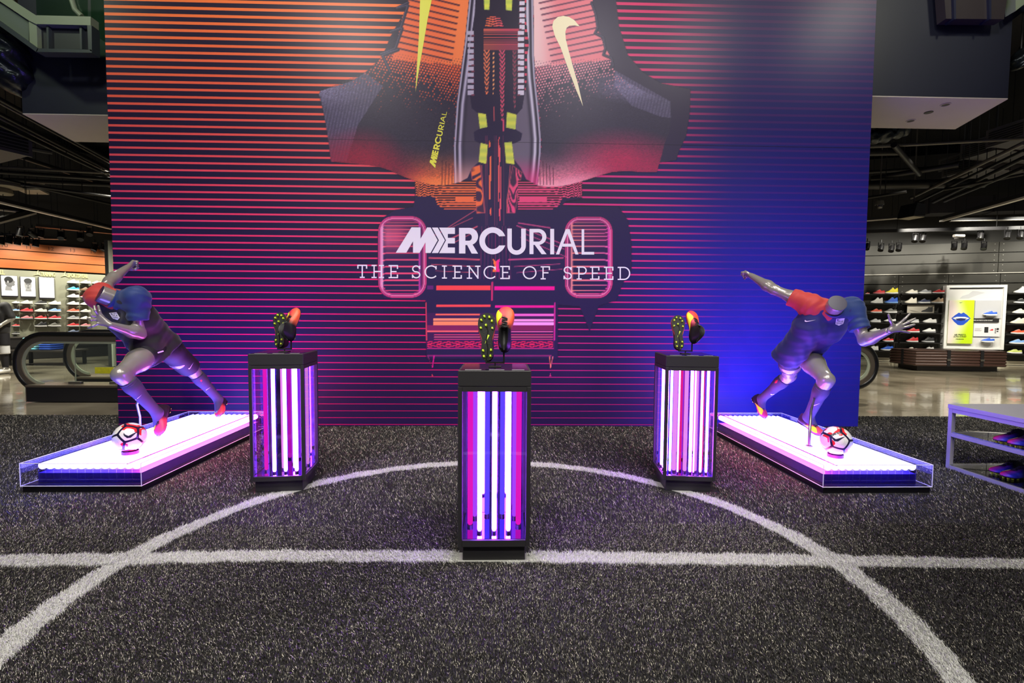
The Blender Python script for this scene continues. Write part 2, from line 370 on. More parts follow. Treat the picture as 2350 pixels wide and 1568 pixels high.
def paint(mask, col, alpha=1.0):
    a = np.clip(np.asarray(mask, float)*alpha, 0, 1)[..., None]; c = np.asarray(col, float)/255.0
    ART[..., :3] = ART[..., :3]*(1-a) + c*a; ART[..., 3:] = np.maximum(ART[..., 3:], a)
def stroke(pts, wd, col, alpha=1.0, clip=None):
    d = np.full(PXg.shape, 1e9)
    for a, b in zip(pts[:-1], pts[1:]): d = np.minimum(d, segd(a, b))
    m = np.clip((wd/2+.7-d)/1.4, 0, 1)
    if clip is not None: m = m*clip
    paint(m, col, alpha)
_T = np.random.default_rng(5).random((256, 256))
def vnoise(x, y):
    xi, yi = np.floor(x).astype(int), np.floor(y).astype(int); fx, fy = x-xi, y-yi; fx = fx*fx*(3-2*fx); fy = fy*fy*(3-2*fy)
    g = lambda i, j: _T[i & 255, j & 255]
    return (g(xi, yi)*(1-fx)+g(xi+1, yi)*fx)*(1-fy)+(g(xi, yi+1)*(1-fx)+g(xi+1, yi+1)*fx)*fy
def mixc(t, a, b): t = np.asarray(t)[..., None]; return np.asarray(a, float)*(1-t)+np.asarray(b, float)*t
tx = smooth01(1105, 1175, PXg); ty = smooth01(380, 720, PYg)
WARMC = mixc(tx, mixc(ty, (246, 120, 66), (240, 78, 92)), mixc(ty, (236, 84, 122), (222, 28, 146)))
DARK = mixc(smooth01(0, 600, PYg), (50, 44, 60), (40, 30, 74))
DARK_HAZE = mixc(smooth01(1150, 1400, PXg)*.55, DARK, (72, 66, 84))  # greyer to the right, the lamp's haze mixed into the print colour
A5 = lambda pts: [(700+x/3.136, y/3.136) for x, y in pts]
A6 = lambda pts: [(1130+x/3.136, y/3.136) for x, y in pts]
A7 = lambda pts: [(780+x/3.0153, 380+y/3.0153) for x, y in pts]
A8 = lambda pts: [(960+x/6.818, 640+y/6.818) for x, y in pts]
AN = lambda pts: [(1030+x/5.229, y/5.227) for x, y in pts]
AM = lambda pts: [(1030+x/5.6, 280+y/5.6) for x, y in pts]
def paint_car():
    # stripe-free dark gaps behind the shoes and the car
    paint(inpolyf([(1330, -45), (1402, -45), (1414, 0), (1421, 60), (1441, 125), (1475, 165), (1515, 190), (1585, 205), (1583, 262), (1575, 312), (1558, 348), (1552, 368), (1508, 374), (1300, 380)]), DARK_HAZE)
    paint(inpolyf([(952, 400), (1336, 400), (1336, 456), (1300, 462), (1290, 472), (1420, 474), (1441, 505), (1450, 560), (1450, 622), (1430, 650), (1415, 690), (1375, 702), (1353, 762), (1330, 704), (1281, 700), (1281, 824), (978, 824), (976, 690), (880, 686), (866, 640), (866, 540), (878, 500), (905, 482), (948, 474), (952, 455)]), DARK)
    # centre column between the soles
    paint(inpoly([(1076, -45), (1205, -45), (1205, 420), (1076, 420)]), DARK_HAZE)
    f = vnoise(PXg/19, PYg/30)*3.4 + vnoise(PXg/45+9, PYg/80)*2
    sw = np.clip(np.sin(f*7.5)*2.2, -1, 1)*.5+.5
    for pts, lob in ((AM([(280, 590), (400, 555), (465, 1165), (360, 1175)]), 1), (AM([(820, 560), (940, 650), (850, 1170), (750, 1170), (745, 1000)]), 1)):
        k = inpoly(pts); paint(k, mixc(sw, (66, 40, 72), WARMC))
        P = list(pts)+[pts[0]]; stroke(P, 1.6, (196, 84, 100), .8)
    for x, top, bot, wd in ((530, 210, 1230, 34), (650, 170, 1290, 40)):                 # long pointed flames
        X0 = 1030+x/5.6
        for s, cc in ((1.0, WARMC), (.55, DARK*1.0), (.25, WARMC)):
            hw = wd/11.2*s*np.clip(np.sin(np.clip((PYg-280-top/5.6)/((bot-top)/5.6), 0, 1)*PI), 0, 1)**.6
            paint((np.abs(PXg-X0-(PYg-400)*.012) < hw), cc)
    for x in (585, 610, 490, 700, 470): stroke(AM([(x, 180), (x+6, 1330)]), 1.1, (180, 70, 104), .6)
    for x in (420, 790): stroke(AM([(x, 560), (x+(40 if x < 500 else -45), 1170)]), 1.8, (206, 92, 100), .85)
    # nose bands at the top
    for y0, y1, a in ((345, 372, .95), (372, 395, .5), (410, 420, .9), (448, 458, .95), (470, 480, .6), (488, 496, .7), (505, 514, .8), (524, 534, 1), (540, 598, .62)):
        paint((PXg > 1109) & (PXg < 1190) & (PYg > y0/5.227) & (PYg < y1/5.227), mixc(tx, (214, 104, 86), (204, 76, 96)), a)
    arch = inpoly(AN([(460, 195), (610, 195), (655, 315), (435, 315)])); paint(arch, mixc(np.clip(np.sin((PYg+3*np.abs(np.sin(PXg/9)))*1.15)*3, 0, 1), (70, 50, 66), WARMC))
    for cx, w0, top, bot, col in ((455, 40, 600, 1130, (240, 128, 84)), (640, 36, 600, 1450, (226, 84, 114)), (535, 12, 610, 1150, (248, 170, 110)), (790, 24, 600, 1320, (150, 70, 92))):
        X0 = 1030+cx/5.229; yy = (PYg*5.227-top)/(bot-top); hw = w0/5.229*np.clip(1-yy, 0, 1)**.35
        k = (np.abs(PXg-X0) < hw) & (yy > 0) & (yy < 1); ph = (PYg+np.abs(PXg-X0)*1.6)*.62
        paint(k, mixc(np.clip(np.sin(ph)*3, 0, 1), (70, 58, 70), col))
    stroke(AN([(540, 1285), (545, 1450)]), 2, (206, 92, 96)); stroke(AN([(655, 1440), (655, 1568)]), 3.2, (216, 80, 110))
    # front wing bands under the heels
    for sx, x0, x1 in ((-1, 952, 1092), (1, 1188, 1335)):
        k = (PXg > x0) & (PXg < x1) & (PYg > 412) & (PYg < 482)
        edge = np.abs(PXg-(x0 if sx < 0 else x1)); bulge = 6*np.exp(-edge/22.0)*np.sin(edge*.35)
        ln = np.clip(np.sin((PYg+bulge)*1.13)*3, 0, 1)
        shp = inpoly([(952, 414), (1092, 414), (1092, 482), (1020, 480), (1003, 470), (998, 452), (955, 450)] if sx < 0 else [(1188, 414), (1335, 414), (1335, 452), (1290, 455), (1284, 472), (1268, 480), (1188, 482)])
        paint(k & shp, mixc(ln, (40, 28, 50), WARMC))
        bx = (1045, 1088) if sx < 0 else (1192, 1255); paint((PXg > bx[0]) & (PXg < bx[1]) & (PYg > 453) & (PYg < 461), WARMC)
    # wheels
    for x0, x1, y0, y1, left in ((868, 978, 497, 683, True), (1297, 1405, 498, 684, False)):
        cx, cy, hx, hy, rr = (x0+x1)/2, (y0+y1)/2, (x1-x0)/2, (y1-y0)/2, 34
        qx, qy = np.abs(PXg-cx)-hx+rr, np.abs(PYg-cy)-hy+rr; sd = np.hypot(np.maximum(qx, 0), np.maximum(qy, 0))+np.minimum(np.maximum(qx, qy), 0)-rr
        paint(sd < 0, DARK)
        u = (PXg-x0)/(x1-x0); v = (PYg-y0)/(y1-y0)
        wash = np.exp(-((v-.25)/.17)**2)*smooth01(.02, .2, u)*smooth01(.95, .35, u) if left else np.exp(-((v-.22)/.13)**2)*smooth01(.05, .2, u)*.35
        paint((sd < 0)*wash, mixc(u, (236, 120, 150), (190, 40, 90)), .8)
        vv = np.where(v < .3, v*1.7, v*.62+.324); bend = (1-np.clip(np.minimum(u, 1-u)*5.5, 0, 1))**2*7*np.sign(v-.35)
        ln = np.clip(np.sin((PYg-bend)*(2*PI/np.where(v < .3, 8.2, np.where(v > .82, 6.4, 15.6))))*6-4.3, 0, 1)
        tread = (sd < -5) & ((PXg > x0+9) & (PXg < x1-16) if left else (PXg > x0+16) & (PXg < x1-7))
        paint(tread*ln, mixc(ty, (244, 110, 120), (238, 70, 120)) if left else mixc(u, (248, 150, 120), (232, 90, 168)))
        for off, wd, cc, al in ((-1, 1.8, (214, 60, 124), 1), (-5, 2.4, (244, 120, 170), .9), (-9, 1.4, (200, 40, 120), .8)): paint(np.clip((wd-np.abs(sd-off)), 0, 1), cc, al)
        gx = x0+9 if left else x0+15; paint(np.exp(-((PXg-gx)/2.6)**2)*(sd < -6), (255, 190, 220) if left else (255, 150, 150), .9)
        gx = x1-15 if left else x1-8; paint(np.exp(-((PXg-gx)/2.2)**2)*(sd < -6), (236, 70, 190), .8)
    # suspension arms
    for a, b, w_ in (((1000, 540), (1092, 482), 1.6), ((985, 545), (1085, 500), 1.3), ((1030, 550), (1095, 520), 3), ((1040, 558), (1094, 530), 1.6), ((1186, 518), (1290, 560), 2.0), ((1190, 512), (1262, 523), 2.4), ((1200, 535), (1295, 572), 1.6), ((1195, 545), (1300, 590), 1.4),
                     ((985, 592), (1100, 596), 3.6), ((990, 607), (1100, 612), 1.6), ((1168, 596), (1292, 592), 3.2), ((1180, 612), (1285, 606), 1.5), ((1000, 622), (1098, 626), 1.2), ((1186, 626), (1290, 618), 1.2)):
        stroke([a, b], w_, (226, 92, 112) if a[0] < 1140 else (232, 84, 140), .85)
    for x in np.linspace(1106, 1168, 9): stroke([(x, 520), (x+(x-1137)*.12, 640)], 1.2, (170, 52, 110), .6)
    k = inpoly(AM([(0, 0)])) if False else inpoly([(1131, 594), (1137, 600), (1147, 594), (1144, 612), (1148, 625), (1130, 625), (1134, 610)]); paint(k, mixc(smooth01(1136, 1141, PXg), (246, 120, 60), (240, 40, 140)))
    # rear wing
    B = lambda x0, x1, y0, y1, c, a=1.0: paint((PXg > 960+x0/6.818) & (PXg < 960+x1/6.818) & (PYg > 640+y0/6.818) & (PYg < 640+y1/6.818), c, a)
    B(120, 2130, 540, 1110, (84, 30, 92), .55)
    for x0, x1, y0, y1, c in ((285, 1135, 102, 176, (244, 72, 78)), (1192, 2126, 116, 182, (236, 12, 146)), (278, 1125, 408, 442, (240, 76, 84)), (1200, 2120, 416, 450, (232, 24, 150)), (275, 960, 543, 573, (246, 106, 92)), (1470, 2120, 552, 582, (240, 104, 206)),
                              (235, 950, 624, 656, (255, 150, 118)), (1475, 2118, 632, 668, (252, 156, 226)), (230, 940, 672, 722, (255, 142, 104)), (1470, 2118, 678, 730, (250, 160, 240)), (140, 2110, 730, 806, (128, 34, 92)), (140, 940, 815, 830, (246, 104, 110)), (1450, 2110, 820, 836, (244, 110, 180)),
                              (250, 2110, 872, 882, (226, 72, 124)), (250, 2110, 905, 916, (236, 104, 140)), (250, 2110, 940, 950, (210, 60, 130)), (140, 2120, 1086, 1098, (200, 46, 130)), (140, 2080, 1196, 1212, (132, 40, 110)), (140, 240, 105, 168, (98, 34, 110))): B(x0, x1, y0, y1, c)
    k = (PXg > 981) & (PXg < 1269) & (PYg > 783) & (PYg < 798); xx = (PXg-981)/96.0; fl = np.abs((xx % 1)-.5)*2*26+np.abs(PYg-790.5)*2.4
    paint(k, mixc(np.clip(np.sin(fl*.55)*2.6, 0, 1), (70, 24, 76), (232, 40, 96)))
    stroke(A8([(118, 380), (128, 960)]), 2.6, (240, 70, 96)); stroke(A8([(2136, 380), (2130, 960)]), 2.6, (224, 40, 158))
    stroke(A8([(1158, 60), (1152, 330)]), 4, (222, 50, 110), .9)
    stroke(A8([(245, 1210), (222, 1385)]), 3, (226, 24, 150)); stroke(A8([(150, 1210), (215, 1385)]), 1, (200, 60, 140)); stroke(A8([(2055, 1220), (2066, 1395)]), 2.4, (248, 128, 110)); stroke(A8([(2105, 1220), (2072, 1390)]), 2.2, (246, 120, 140))
    paint(inpoly(A8([(205, 1470), (235, 1530), (208, 1530)])), (240, 90, 100)); paint(inpoly(A8([(2065, 1480), (2082, 1530), (2050, 1530)])), (226, 60, 150))
def paint_boot(A, left):
    if left:
        sole = [(1215, -130), (1180, 0), (1165, 150), (1150, 300), (1130, 450), (1110, 600), (1090, 750), (1080, 900), (1070, 1050), (1072, 1180), (1075, 1320)]
        lace = [(770, -130), (742, 0), (715, 90), (690, 130), (655, 190), (610, 270), (580, 350), (540, 420), (470, 490), (400, 545), (330, 585), (250, 612), (180, 630), (110, 655), (98, 680), (130, 800), (155, 930), (175, 1060), (185, 1165), (330, 1178), (450, 1188), (530, 1202), (620, 1232), (700, 1270), (800, 1305), (900, 1328), (1000, 1335)]
        knit = [(760, -130), (740, 0), (700, 120), (655, 330), (625, 430), (1125, 470), (1150, 300), (1180, 0), (1215, -130)]
        main, mainlo = (244, 116, 68), (240, 104, 62)
    else:
        sole = [(285, -130), (295, 0), (298, 200), (300, 400), (310, 560), (325, 700), (340, 850), (352, 1000), (350, 1100), (340, 1220), (325, 1335)]
        lace = [(700, -130), (722, 0), (742, 110), (758, 200), (790, 260), (812, 340), (848, 400), (872, 470), (882, 505), (930, 560), (1010, 610), (1100, 660), (1200, 705), (1278, 730), (1288, 765), (1285, 850), (1275, 950), (1240, 1030), (1220, 1110), (1185, 1240), (1080, 1240), (960, 1232), (860, 1240), (770, 1265), (680, 1295), (590, 1320), (500, 1340), (400, 1345)]
        knit = [(285, -130), (295, 0), (300, 400), (305, 480), (860, 430), (800, 320), (750, 200), (722, 0), (700, -130)]
        main, mainlo = (242, 132, 138), (240, 150, 160)
    up = inpolyf(A(lace + sole[::-1])); d0 = (40, 35, 52) if left else (56, 52, 68)  # right boot's dark tone is lifted, lamp haze painted in
    tex = vnoise(PXg*.9, PYg*.9)*.5+vnoise(PXg*.35, PYg*1.6)*.5
    paint(up, mixc(tex*.35, d0, (92, 86, 112)))
    # ribbed, paler ankle cuff
    rib = np.clip(np.sin((PXg*.93+PYg*.2)*.9)*.5+.5, 0, 1)
    cu = A([(110, 655), (430, 520), (560, 620), (380, 900), (300, 1160), (185, 1165)] if left else [(880, 505), (1280, 730), (1285, 850), (1210, 840), (1000, 760), (880, 620)])
    paint(inpoly(cu)*(.25+.45*rib*tex), (138, 132, 164))
    cx, cy = A([(110, 655) if left else (1000, 620)])[0]
    paint(up*np.clip(1-np.hypot((PXg-cx)/110, (PYg-cy)/42), 0, 1)*tex*1.4, (156, 150, 182), .8)
    # crimson heel
    hx, hy = A([(420, 1120)] if left else [(900, 1130)])[0]; hh = np.clip(1.15-np.hypot((PXg-hx)/(86 if left else 130), (PYg-hy)/62), 0, 1)
    paint(up*hh*(.55+.6*(tex-.3)), (150, 28, 60) if left else (206, 54, 96), .95)
    low = [p for p in A(lace) if p[1] > 360]+[A(sole)[-1]]; low.sort(); yb = np.interp(PXg, [p[0] for p in low], [p[1] for p in low])
    ht = smooth01(96, 2, yb-PYg)**1.3; q = smooth01(905, 1005, PXg) if left else smooth01(1420, 1290, PXg)
    paint(up*ht*(.55+.75*tex)*(.62+.38*q), mixc(q, (176, 34, 60), (250, 118, 66)) if left else mixc(q, (214, 48, 92), (252, 138, 160)), 1.0)
    paint(up*smooth01(26, 2, yb-PYg)*q, (255, 140, 74) if left else (255, 170, 186), .8)
    # knitted forefoot with dark ridges, breaking up into flecks
    kn = inpoly(A(knit)) & (up > .3); shade = mixc(smooth01(1000, 1060, PXg) if left else smooth01(1290, 1230, PXg), main, (252, 136, 78) if left else (250, 206, 200))
    paint(kn, shade)
    ysl = (lambda x, y: y+.0) 
    for k in range(12):
        y0 = -40+k*44 if left else -20+k*42
        if left: a, b = (745-k*9, y0-10), (1110-k*6, y0+78)
        else: a, b = (338+k*9, y0+42), (705+k*12, y0-38)
        if (left and y0 > 360) or (not left and y0 > 400): break
        (p, q) = A([a, b]); stroke([p, q], 3.4, (66, 40, 58) if left else (104, 62, 84), .95, clip=up); stroke([(p[0], p[1]+2.6), (q[0], q[1]+2.6)], 1.2, (190, 84, 62) if left else (214, 118, 134), .7, clip=up)
    # flecks
    gx, gy = 6.6, 6.2; sk = .22 if left else -.22
    U = PXg/gx; Vv = (PYg-PXg*sk)/gy; cu_, cv_ = np.floor(U), np.floor(Vv); U2 = U+.5*(cv_ % 2); cu_ = np.floor(U2)
    rnd = _T[cu_.astype(int) & 255, cv_.astype(int) & 255]
    den = smooth01(318, 118, PYg+(np.abs(PXg-(1050 if left else 1235))*.28))
    dd = np.hypot((U2-cu_-.5)*1.15, (Vv-cv_-.5))
    lo = PYg > (122 + (PXg-900)*.08 if left else 140-(PXg-1230)*.04)
    fl = (up > .5) & lo
    sz = .12+.46*den
    paint(np.clip((sz-dd)*6, 0, 1)*(rnd < den*1.35)*(fl & lo)*(~kn), mainlo)
    paint(np.clip((.34-dd)*6, 0, 1)*kn*lo*smooth01(110, 165, PYg), (60, 40, 58) if left else (120, 70, 96), .9)
    # heel bars near the sole
    for k in range(5):
        x = (990+k*24) if left else (340+k*24); stroke(A([(x, 1150+k*14), (x-6 if left else x+4, 1330)]), 1.5, (60, 30, 50), .85, clip=up)
    # laces
    lc = [(740, 20), (660, 60), (740, 40), (690, 200), (615, 230), (700, 205), (650, 350), (545, 390), (670, 360), (560, 400), (615, 520)] if left else [(715, 20), (745, 100), (760, 200), (740, 240), (800, 270), (815, 350), (800, 395), (860, 420), (872, 480)]
    L = A(lc); stroke(L, 7, (50, 46, 64)); stroke([(x-1, y-1.2) for x, y in L], 1.4, (112, 108, 132), .7)
    # chrome sole plate
    if left: out = [(1262, -130), (1225, 0), (1222, 90), (1190, 300), (1178, 450), (1180, 640), (1200, 780), (1245, 815), (1262, 925), (1215, 950), (1220, 1010), (1268, 1040), (1252, 1165), (1200, 1210), (1170, 1280), (1120, 1308), (1072, 1322)]
    else: out = [(215, -130), (245, 0), (235, 100), (262, 320), (250, 400), (245, 600), (215, 780), (170, 830), (165, 930), (215, 960), (205, 1010), (140, 1040), (158, 1150), (205, 1210), (245, 1290), (325, 1335)]
    pl = inpolyf(A(sole + out[::-1])); sx = np.interp(PYg, [p[1] for p in A(sole)], [p[0] for p in A(sole)]); dxs = np.abs(PXg-sx)
    paint(pl, mixc(np.clip(dxs/30, 0, 1), (54, 48, 66), (74, 66, 84) if left else (112, 104, 120)))
    for c0, wd, cc in ((3, 2.2, (214, 208, 226)), (8, 2.4, (34, 30, 44)), (14, 3.5, (236, 232, 244) if not left else (206, 200, 220)), (22, 3, (60, 54, 70))): paint(pl*np.exp(-((dxs-c0)/wd)**2), cc, .9)
    paint(pl*smooth01(350, 425, PYg), (252, 176, 160) if left else (236, 60, 130), .75)
    # toothed inner rail
    rx = (1192, 1200) if left else (205, 215)
    for k in range(19):
        y = -20+k*43; (p,) = A([(rx[0] if y > 200 else rx[1], y)])
        if y > (200 if left else -30) and y < 700: paint((np.abs(PXg-p[0]) < 6.5) & (np.abs(PYg-p[1]) < 4.6), (186, 178, 196) if left else (222, 214, 226)); paint((np.abs(PXg-p[0]-(5 if left else -5)) < 4) & (np.abs(PYg-p[1]-5.4) < 1.4), (120, 60, 80))
    for pts in ([[(1245, 812), (1302, 822), (1312, 915), (1258, 926)], [(1263, 1028), (1316, 1042), (1304, 1180), (1250, 1166)], [(1285, -60), (1332, -60), (1326, 72), (1290, 68)]] if left else [[(105, 806), (174, 826), (166, 932), (98, 918)], [(86, 1026), (140, 1020), (160, 1184), (98, 1174)], [(95, -60), (146, -60), (140, 78), (98, 72)]]):
        k = inpolyf(A(pts)); paint(k, mixc(np.clip(np.sin(PYg*.35)*.5+.5, 0, 1), (226, 232, 88), (196, 214, 92)))
    if left: sw = [(838, -130), (828, 0), (820, 250), (805, 480), (795, 662), (825, 470), (855, 300), (882, 140), (912, 0), (940, -130)]; cc = (234, 236, 88)
    else: sw = [(652, 765), (600, 640), (540, 480), (490, 340), (450, 260), (430, 190), (440, 150), (470, 122), (510, 114), (550, 121), (590, 145), (628, 190), (590, 183), (555, 185), (535, 200), (525, 230), (528, 280), (545, 350), (580, 480), (620, 620)]; cc = (255, 246, 196)
    return A(sw), cc
paint_car()
SW_L = paint_boot(A5, True); SW_R = paint_boot(A6, False)
def wpt(px, py, off): p = at_y(px, py, WALL_Y-off); return (p.x, p.y, p.z)
def unproject_grid(PX, PY, Y):
    u, v = (PX-1175)/CAM_F, (PY-784)/CAM_F
    d = np.stack([_R[i]*u-_U[i]*v+_F[i] for i in range(3)], -1); t = Y/d[..., 1:2]; d = d*t; d[..., 2] += CAM_H; return d
_V = unproject_grid(PXg, PYg, WALL_Y-.0015).reshape(-1, 3); _h, _w = PXg.shape
_i = (np.arange(_h-1)[:, None]*_w+np.arange(_w-1)[None]).ravel(); _q = np.stack([_i+_w, _i+_w+1, _i+1, _i], 1)
_a = ART[..., 3].ravel(); _q = _q[(_a[_q] > .02).any(1)]
_use = np.unique(_q); _map = np.full(len(_V), -1); _map[_use] = np.arange(len(_use)); _me = np_mesh('shoe_and_car_print', _V[_use], _map[_q])
def s2l(a): return np.where(a <= .04045, a/12.92, ((np.clip(a, 0, 1)+.055)/1.055)**2.4)
_c = ART.reshape(-1, 4)[_use].copy(); _c[:, :3] = s2l(np.clip(_c[:, :3], 0, 1))
finish(_me, 'shoe_and_car_print', PRINT, WALL, attrs={'paint': _c}, label='printed picture of two mirrored football boots over a racing car')

# ---- lettering: flat cut-out shapes laid on the wall
def arc(cx, cy, rx, ry, a0, a1, n=18): return [(cx+rx*math.cos(math.radians(a0+(a1-a0)*i/n)), cy+ry*math.sin(math.radians(a0+(a1-a0)*i/n))) for i in range(n+1)]
def strip(o, i): return [[o[k], o[k+1], i[k+1], i[k]] for k in range(len(o)-1)]
def rect(x0, y0, x1, y1): return [(x0, y0), (x1, y0), (x1, y1), (x0, y1)]
def mercurial():
    A = lambda P: [(900+x/9.7917, 510+y/9.7917) for x, y in P]; B = lambda P: [(1130+x/9.4, 510+y/9.4) for x, y in P]; out = []
    out += [A(p) for p in ([(80,687),(435,115),(637,118),(637,372),(785,118),(865,120),(1022,408),(862,693),(748,693),(748,455),(615,690),(468,690),(468,430),(318,687)], [(895,122),(1025,122),(1185,408),(1030,695),(890,695),(1050,408)],
                           [(1055,122),(1410,125),(1410,265),(1250,265),(1250,352),(1410,355),(1410,480),(1250,480),(1250,568),(1410,570),(1410,698),(1055,697),(1210,408)], rect(1502,128,1645,705), rect(1640,128,1736,262), rect(1640,418,1736,515), [(1645,440),(1800,490),(1930,708),(1785,706)])]
    out += [A(q) for q in strip(arc(1735, 322, 195, 194, -90, 90), arc(1725, 340, 65, 78, -90, 90))]
    out += [A(q) for q in strip(arc(2258, 418, 301, 305, 20, 340, 40), arc(2258, 422, 173, 183, 34, 326, 40))]
    out += [B(p) for p in (rect(322,138,419,512), rect(621,140,722,512), rect(800,145,886,690), rect(880,145,1000,222), rect(880,420,1000,490), [(886,455),(1000,470),(1170,692),(1062,692)], rect(1248,145,1332,695), [(1370,697),(1582,150),(1640,190),(1440,697)], [(1582,150),(1665,150),(1858,697),(1790,697),(1600,200)], rect(1515,465,1725,530), rect(1925,152,1980,700), rect(1975,642,2195,700))]
    out += [B(q) for q in strip(arc(522, 505, 200, 200, 0, 180), arc(522, 505, 103, 105, 0, 180))]
    out += [B(q) for q in strip(arc(993, 318, 172, 172, -90, 90), arc(985, 322, 90, 100, -90, 90))]
    return out
def flat_letters(polys, off, name, m, parent):
    mb = MB()
    for k, P in enumerate(polys): mb.add([wpt(x, y, off+.00001*k) for x, y in P], tris2d(P))
    return mb.build(name, m, parent)
MERC = mercurial()
LETTER = mat('white_vinyl_lettering', rgb(232, 230, 236), .45)
flat_letters(MERC, .004, 'lettering', LETTER, WALL)['label'] = 'white lettering reading MERCURIAL'
def slab(ch):                           # slab-serif strokes in a unit box, y down
    S = []; w_ = .075
    def L(*p): S.append(list(p))
    s = .2
    if ch == 'T': L((0, .03), (1, .03)); L((.03, 0), (.03, .28)); L((.97, 0), (.97, .28)); L((.5, 0), (.5, 1)); L((.25, .97), (.75, .97))
    if ch == 'H':
        for x in (.2, .8): L((x, 0), (x, 1)); L((x-.2, .03), (x+.2, .03)); L((x-.2, .97), (x+.2, .97))
        L((.2, .5), (.8, .5))
    if ch in 'EF':
        L((.26, 0), (.26, 1)); L((0, .03), (1, .03)); L((.97, 0), (.97, .28)); L((.26, .5), (.86, .5))
        if ch == 'E': L((0, .97), (1, .97)); L((.97, .74), (.97, 1))
        else: L((0, .97), (.55, .97))
    if ch == 'I': L((.5, 0), (.5, 1)); L((0, .03), (1, .03)); L((0, .97), (1, .97))
    if ch == 'N': L((.18, 0), (.18, 1)); L((.82, 0), (.82, 1)); L((.16, .02), (.84, .98)); L((0, .03), (.22, .03)); L((0, .97), (.38, .97)); L((.62, .03), (1, .03))
    if ch == 'C': S.append(arc(.55, .5, .5, .47, 318, 42, 30)); L((.93, .05), (.93, .3))
    if ch == 'O': S.append(arc(.5, .5, .47, .47, 0, 360, 32))
    if ch == 'S': S.append(arc(.48, .27, .42, .235, -15, -270, 16)[:]+arc(.5, .735, .44, .235, -90, 160, 16)); L((.93, .03), (.93, .28)); L((.04, .72), (.04, .98))
    if ch == 'P': L((.22, 0), (.22, 1)); L((0, .97), (.5, .97)); L((0, .03), (.6, .03)); S.append(arc(.6, .3, .37, .27, -90, 90, 14)); L((.22, .57), (.6, .57))
    if ch == 'D': L((.2, 0), (.2, 1)); L((0, .03), (.5, .03)); L((0, .97), (.5, .97)); S.append(arc(.5, .5, .46, .47, -90, 90, 16))
    return S
def thick(line, wd):
    out = []
    for (ax, ay), (bx, by) in zip(line[:-1], line[1:]):
        d = math.hypot(bx-ax, by-ay) or 1e-9; nx, ny = -(by-ay)/d*wd/2, (bx-ax)/d*wd/2; ex, ey = (bx-ax)/d*.25, (by-ay)/d*.25
        out.append([(ax+nx-ex, ay+ny-ey), (bx+nx+ex, by+ny+ey), (bx-nx+ex, by-ny+ey), (ax-nx-ex, ay-ny-ey)])
    return out
SUB = []
for ch, x0, x1, rgn in [('T',42,198,3),('H',278,485,3),('E',565,718,3),('S',962,1098,3),('C',1170,1378,3),('I',1465,1545,3),('E',1643,1793,3),('N',1883,2110,3),('C',2165,2375,3),('E',132,283,4),('O',508,728,4),('F',802,950,4),('S',1185,1315,4),('P',1400,1560,4),('E',1622,1770,4),('E',1852,2002,4),('D',2080,2285,4)]:
    if rgn == 3: X0, X1 = 815+x0/7.344, 815+x1/7.344
    else: X0, X1 = 1130+x0/7.23, 1130+x1/7.23
    yt = 608.4+(X0-820)*.0078; yb = 637.6+(X0-820)*.0078
    for s_ in slab(ch): SUB += thick([(X0+p[0]*(X1-X0), yt+p[1]*(yb-yt)) for p in s_], 2.9)
flat_letters(SUB, .004, 'lettering', LETTER, WALL)['label'] = 'white slab lettering reading THE SCIENCE OF SPEED'
YEL = mat('yellow_print', rgb(236, 236, 70), .45)
def remap(polys, a, b, h0, h1):          # lay the word along a slanted baseline a->b, letter height h
    dx, dy = b[0]-a[0], b[1]-a[1]; L = math.hypot(dx, dy); ux, uy = dx/L, dy/L; nx, ny = uy, -ux; out = []
    for P in polys:
        Q = []
        for x, y in P:
            u = (x-908)/(1363-908); v = (582+(x-908)*.006-y)/60.0; h = h0*(1-u)+h1*u; Q.append((a[0]+dx*u+nx*v*-h, a[1]+dy*u+ny*v*-h))
        out.append(Q)
    return out
flat_letters(remap(MERC, (700+938/3.136, 1210/3.136), (700+1022/3.136, 806/3.136), -16, -11), .003, 'lettering', YEL, WALL)['label'] = 'yellow lettering reading MERCURIAL on the printed boot'
for sw_, cc, lab in ((SW_L[0], SW_L[1], 'yellow swoosh on the orange printed boot'), (SW_R[0], SW_R[1], 'pale yellow swoosh on the pink printed boot')):
    flat_letters([sw_], .003, 'swoosh', mat('print_%d' % cc[2], rgb(*cc), .45), WALL)['label'] = lab
# dark seam between the vinyl sheets
MB().box((WALL_XL, WALL_Y-.0022, at_y(1175, 327, WALL_Y).z), (WALL_XR, WALL_Y-.0018, at_y(1175, 327, WALL_Y).z+.003)).build('vinyl_seam', mat('dark_seam_line', rgb(34, 28, 48), .6), WALL)
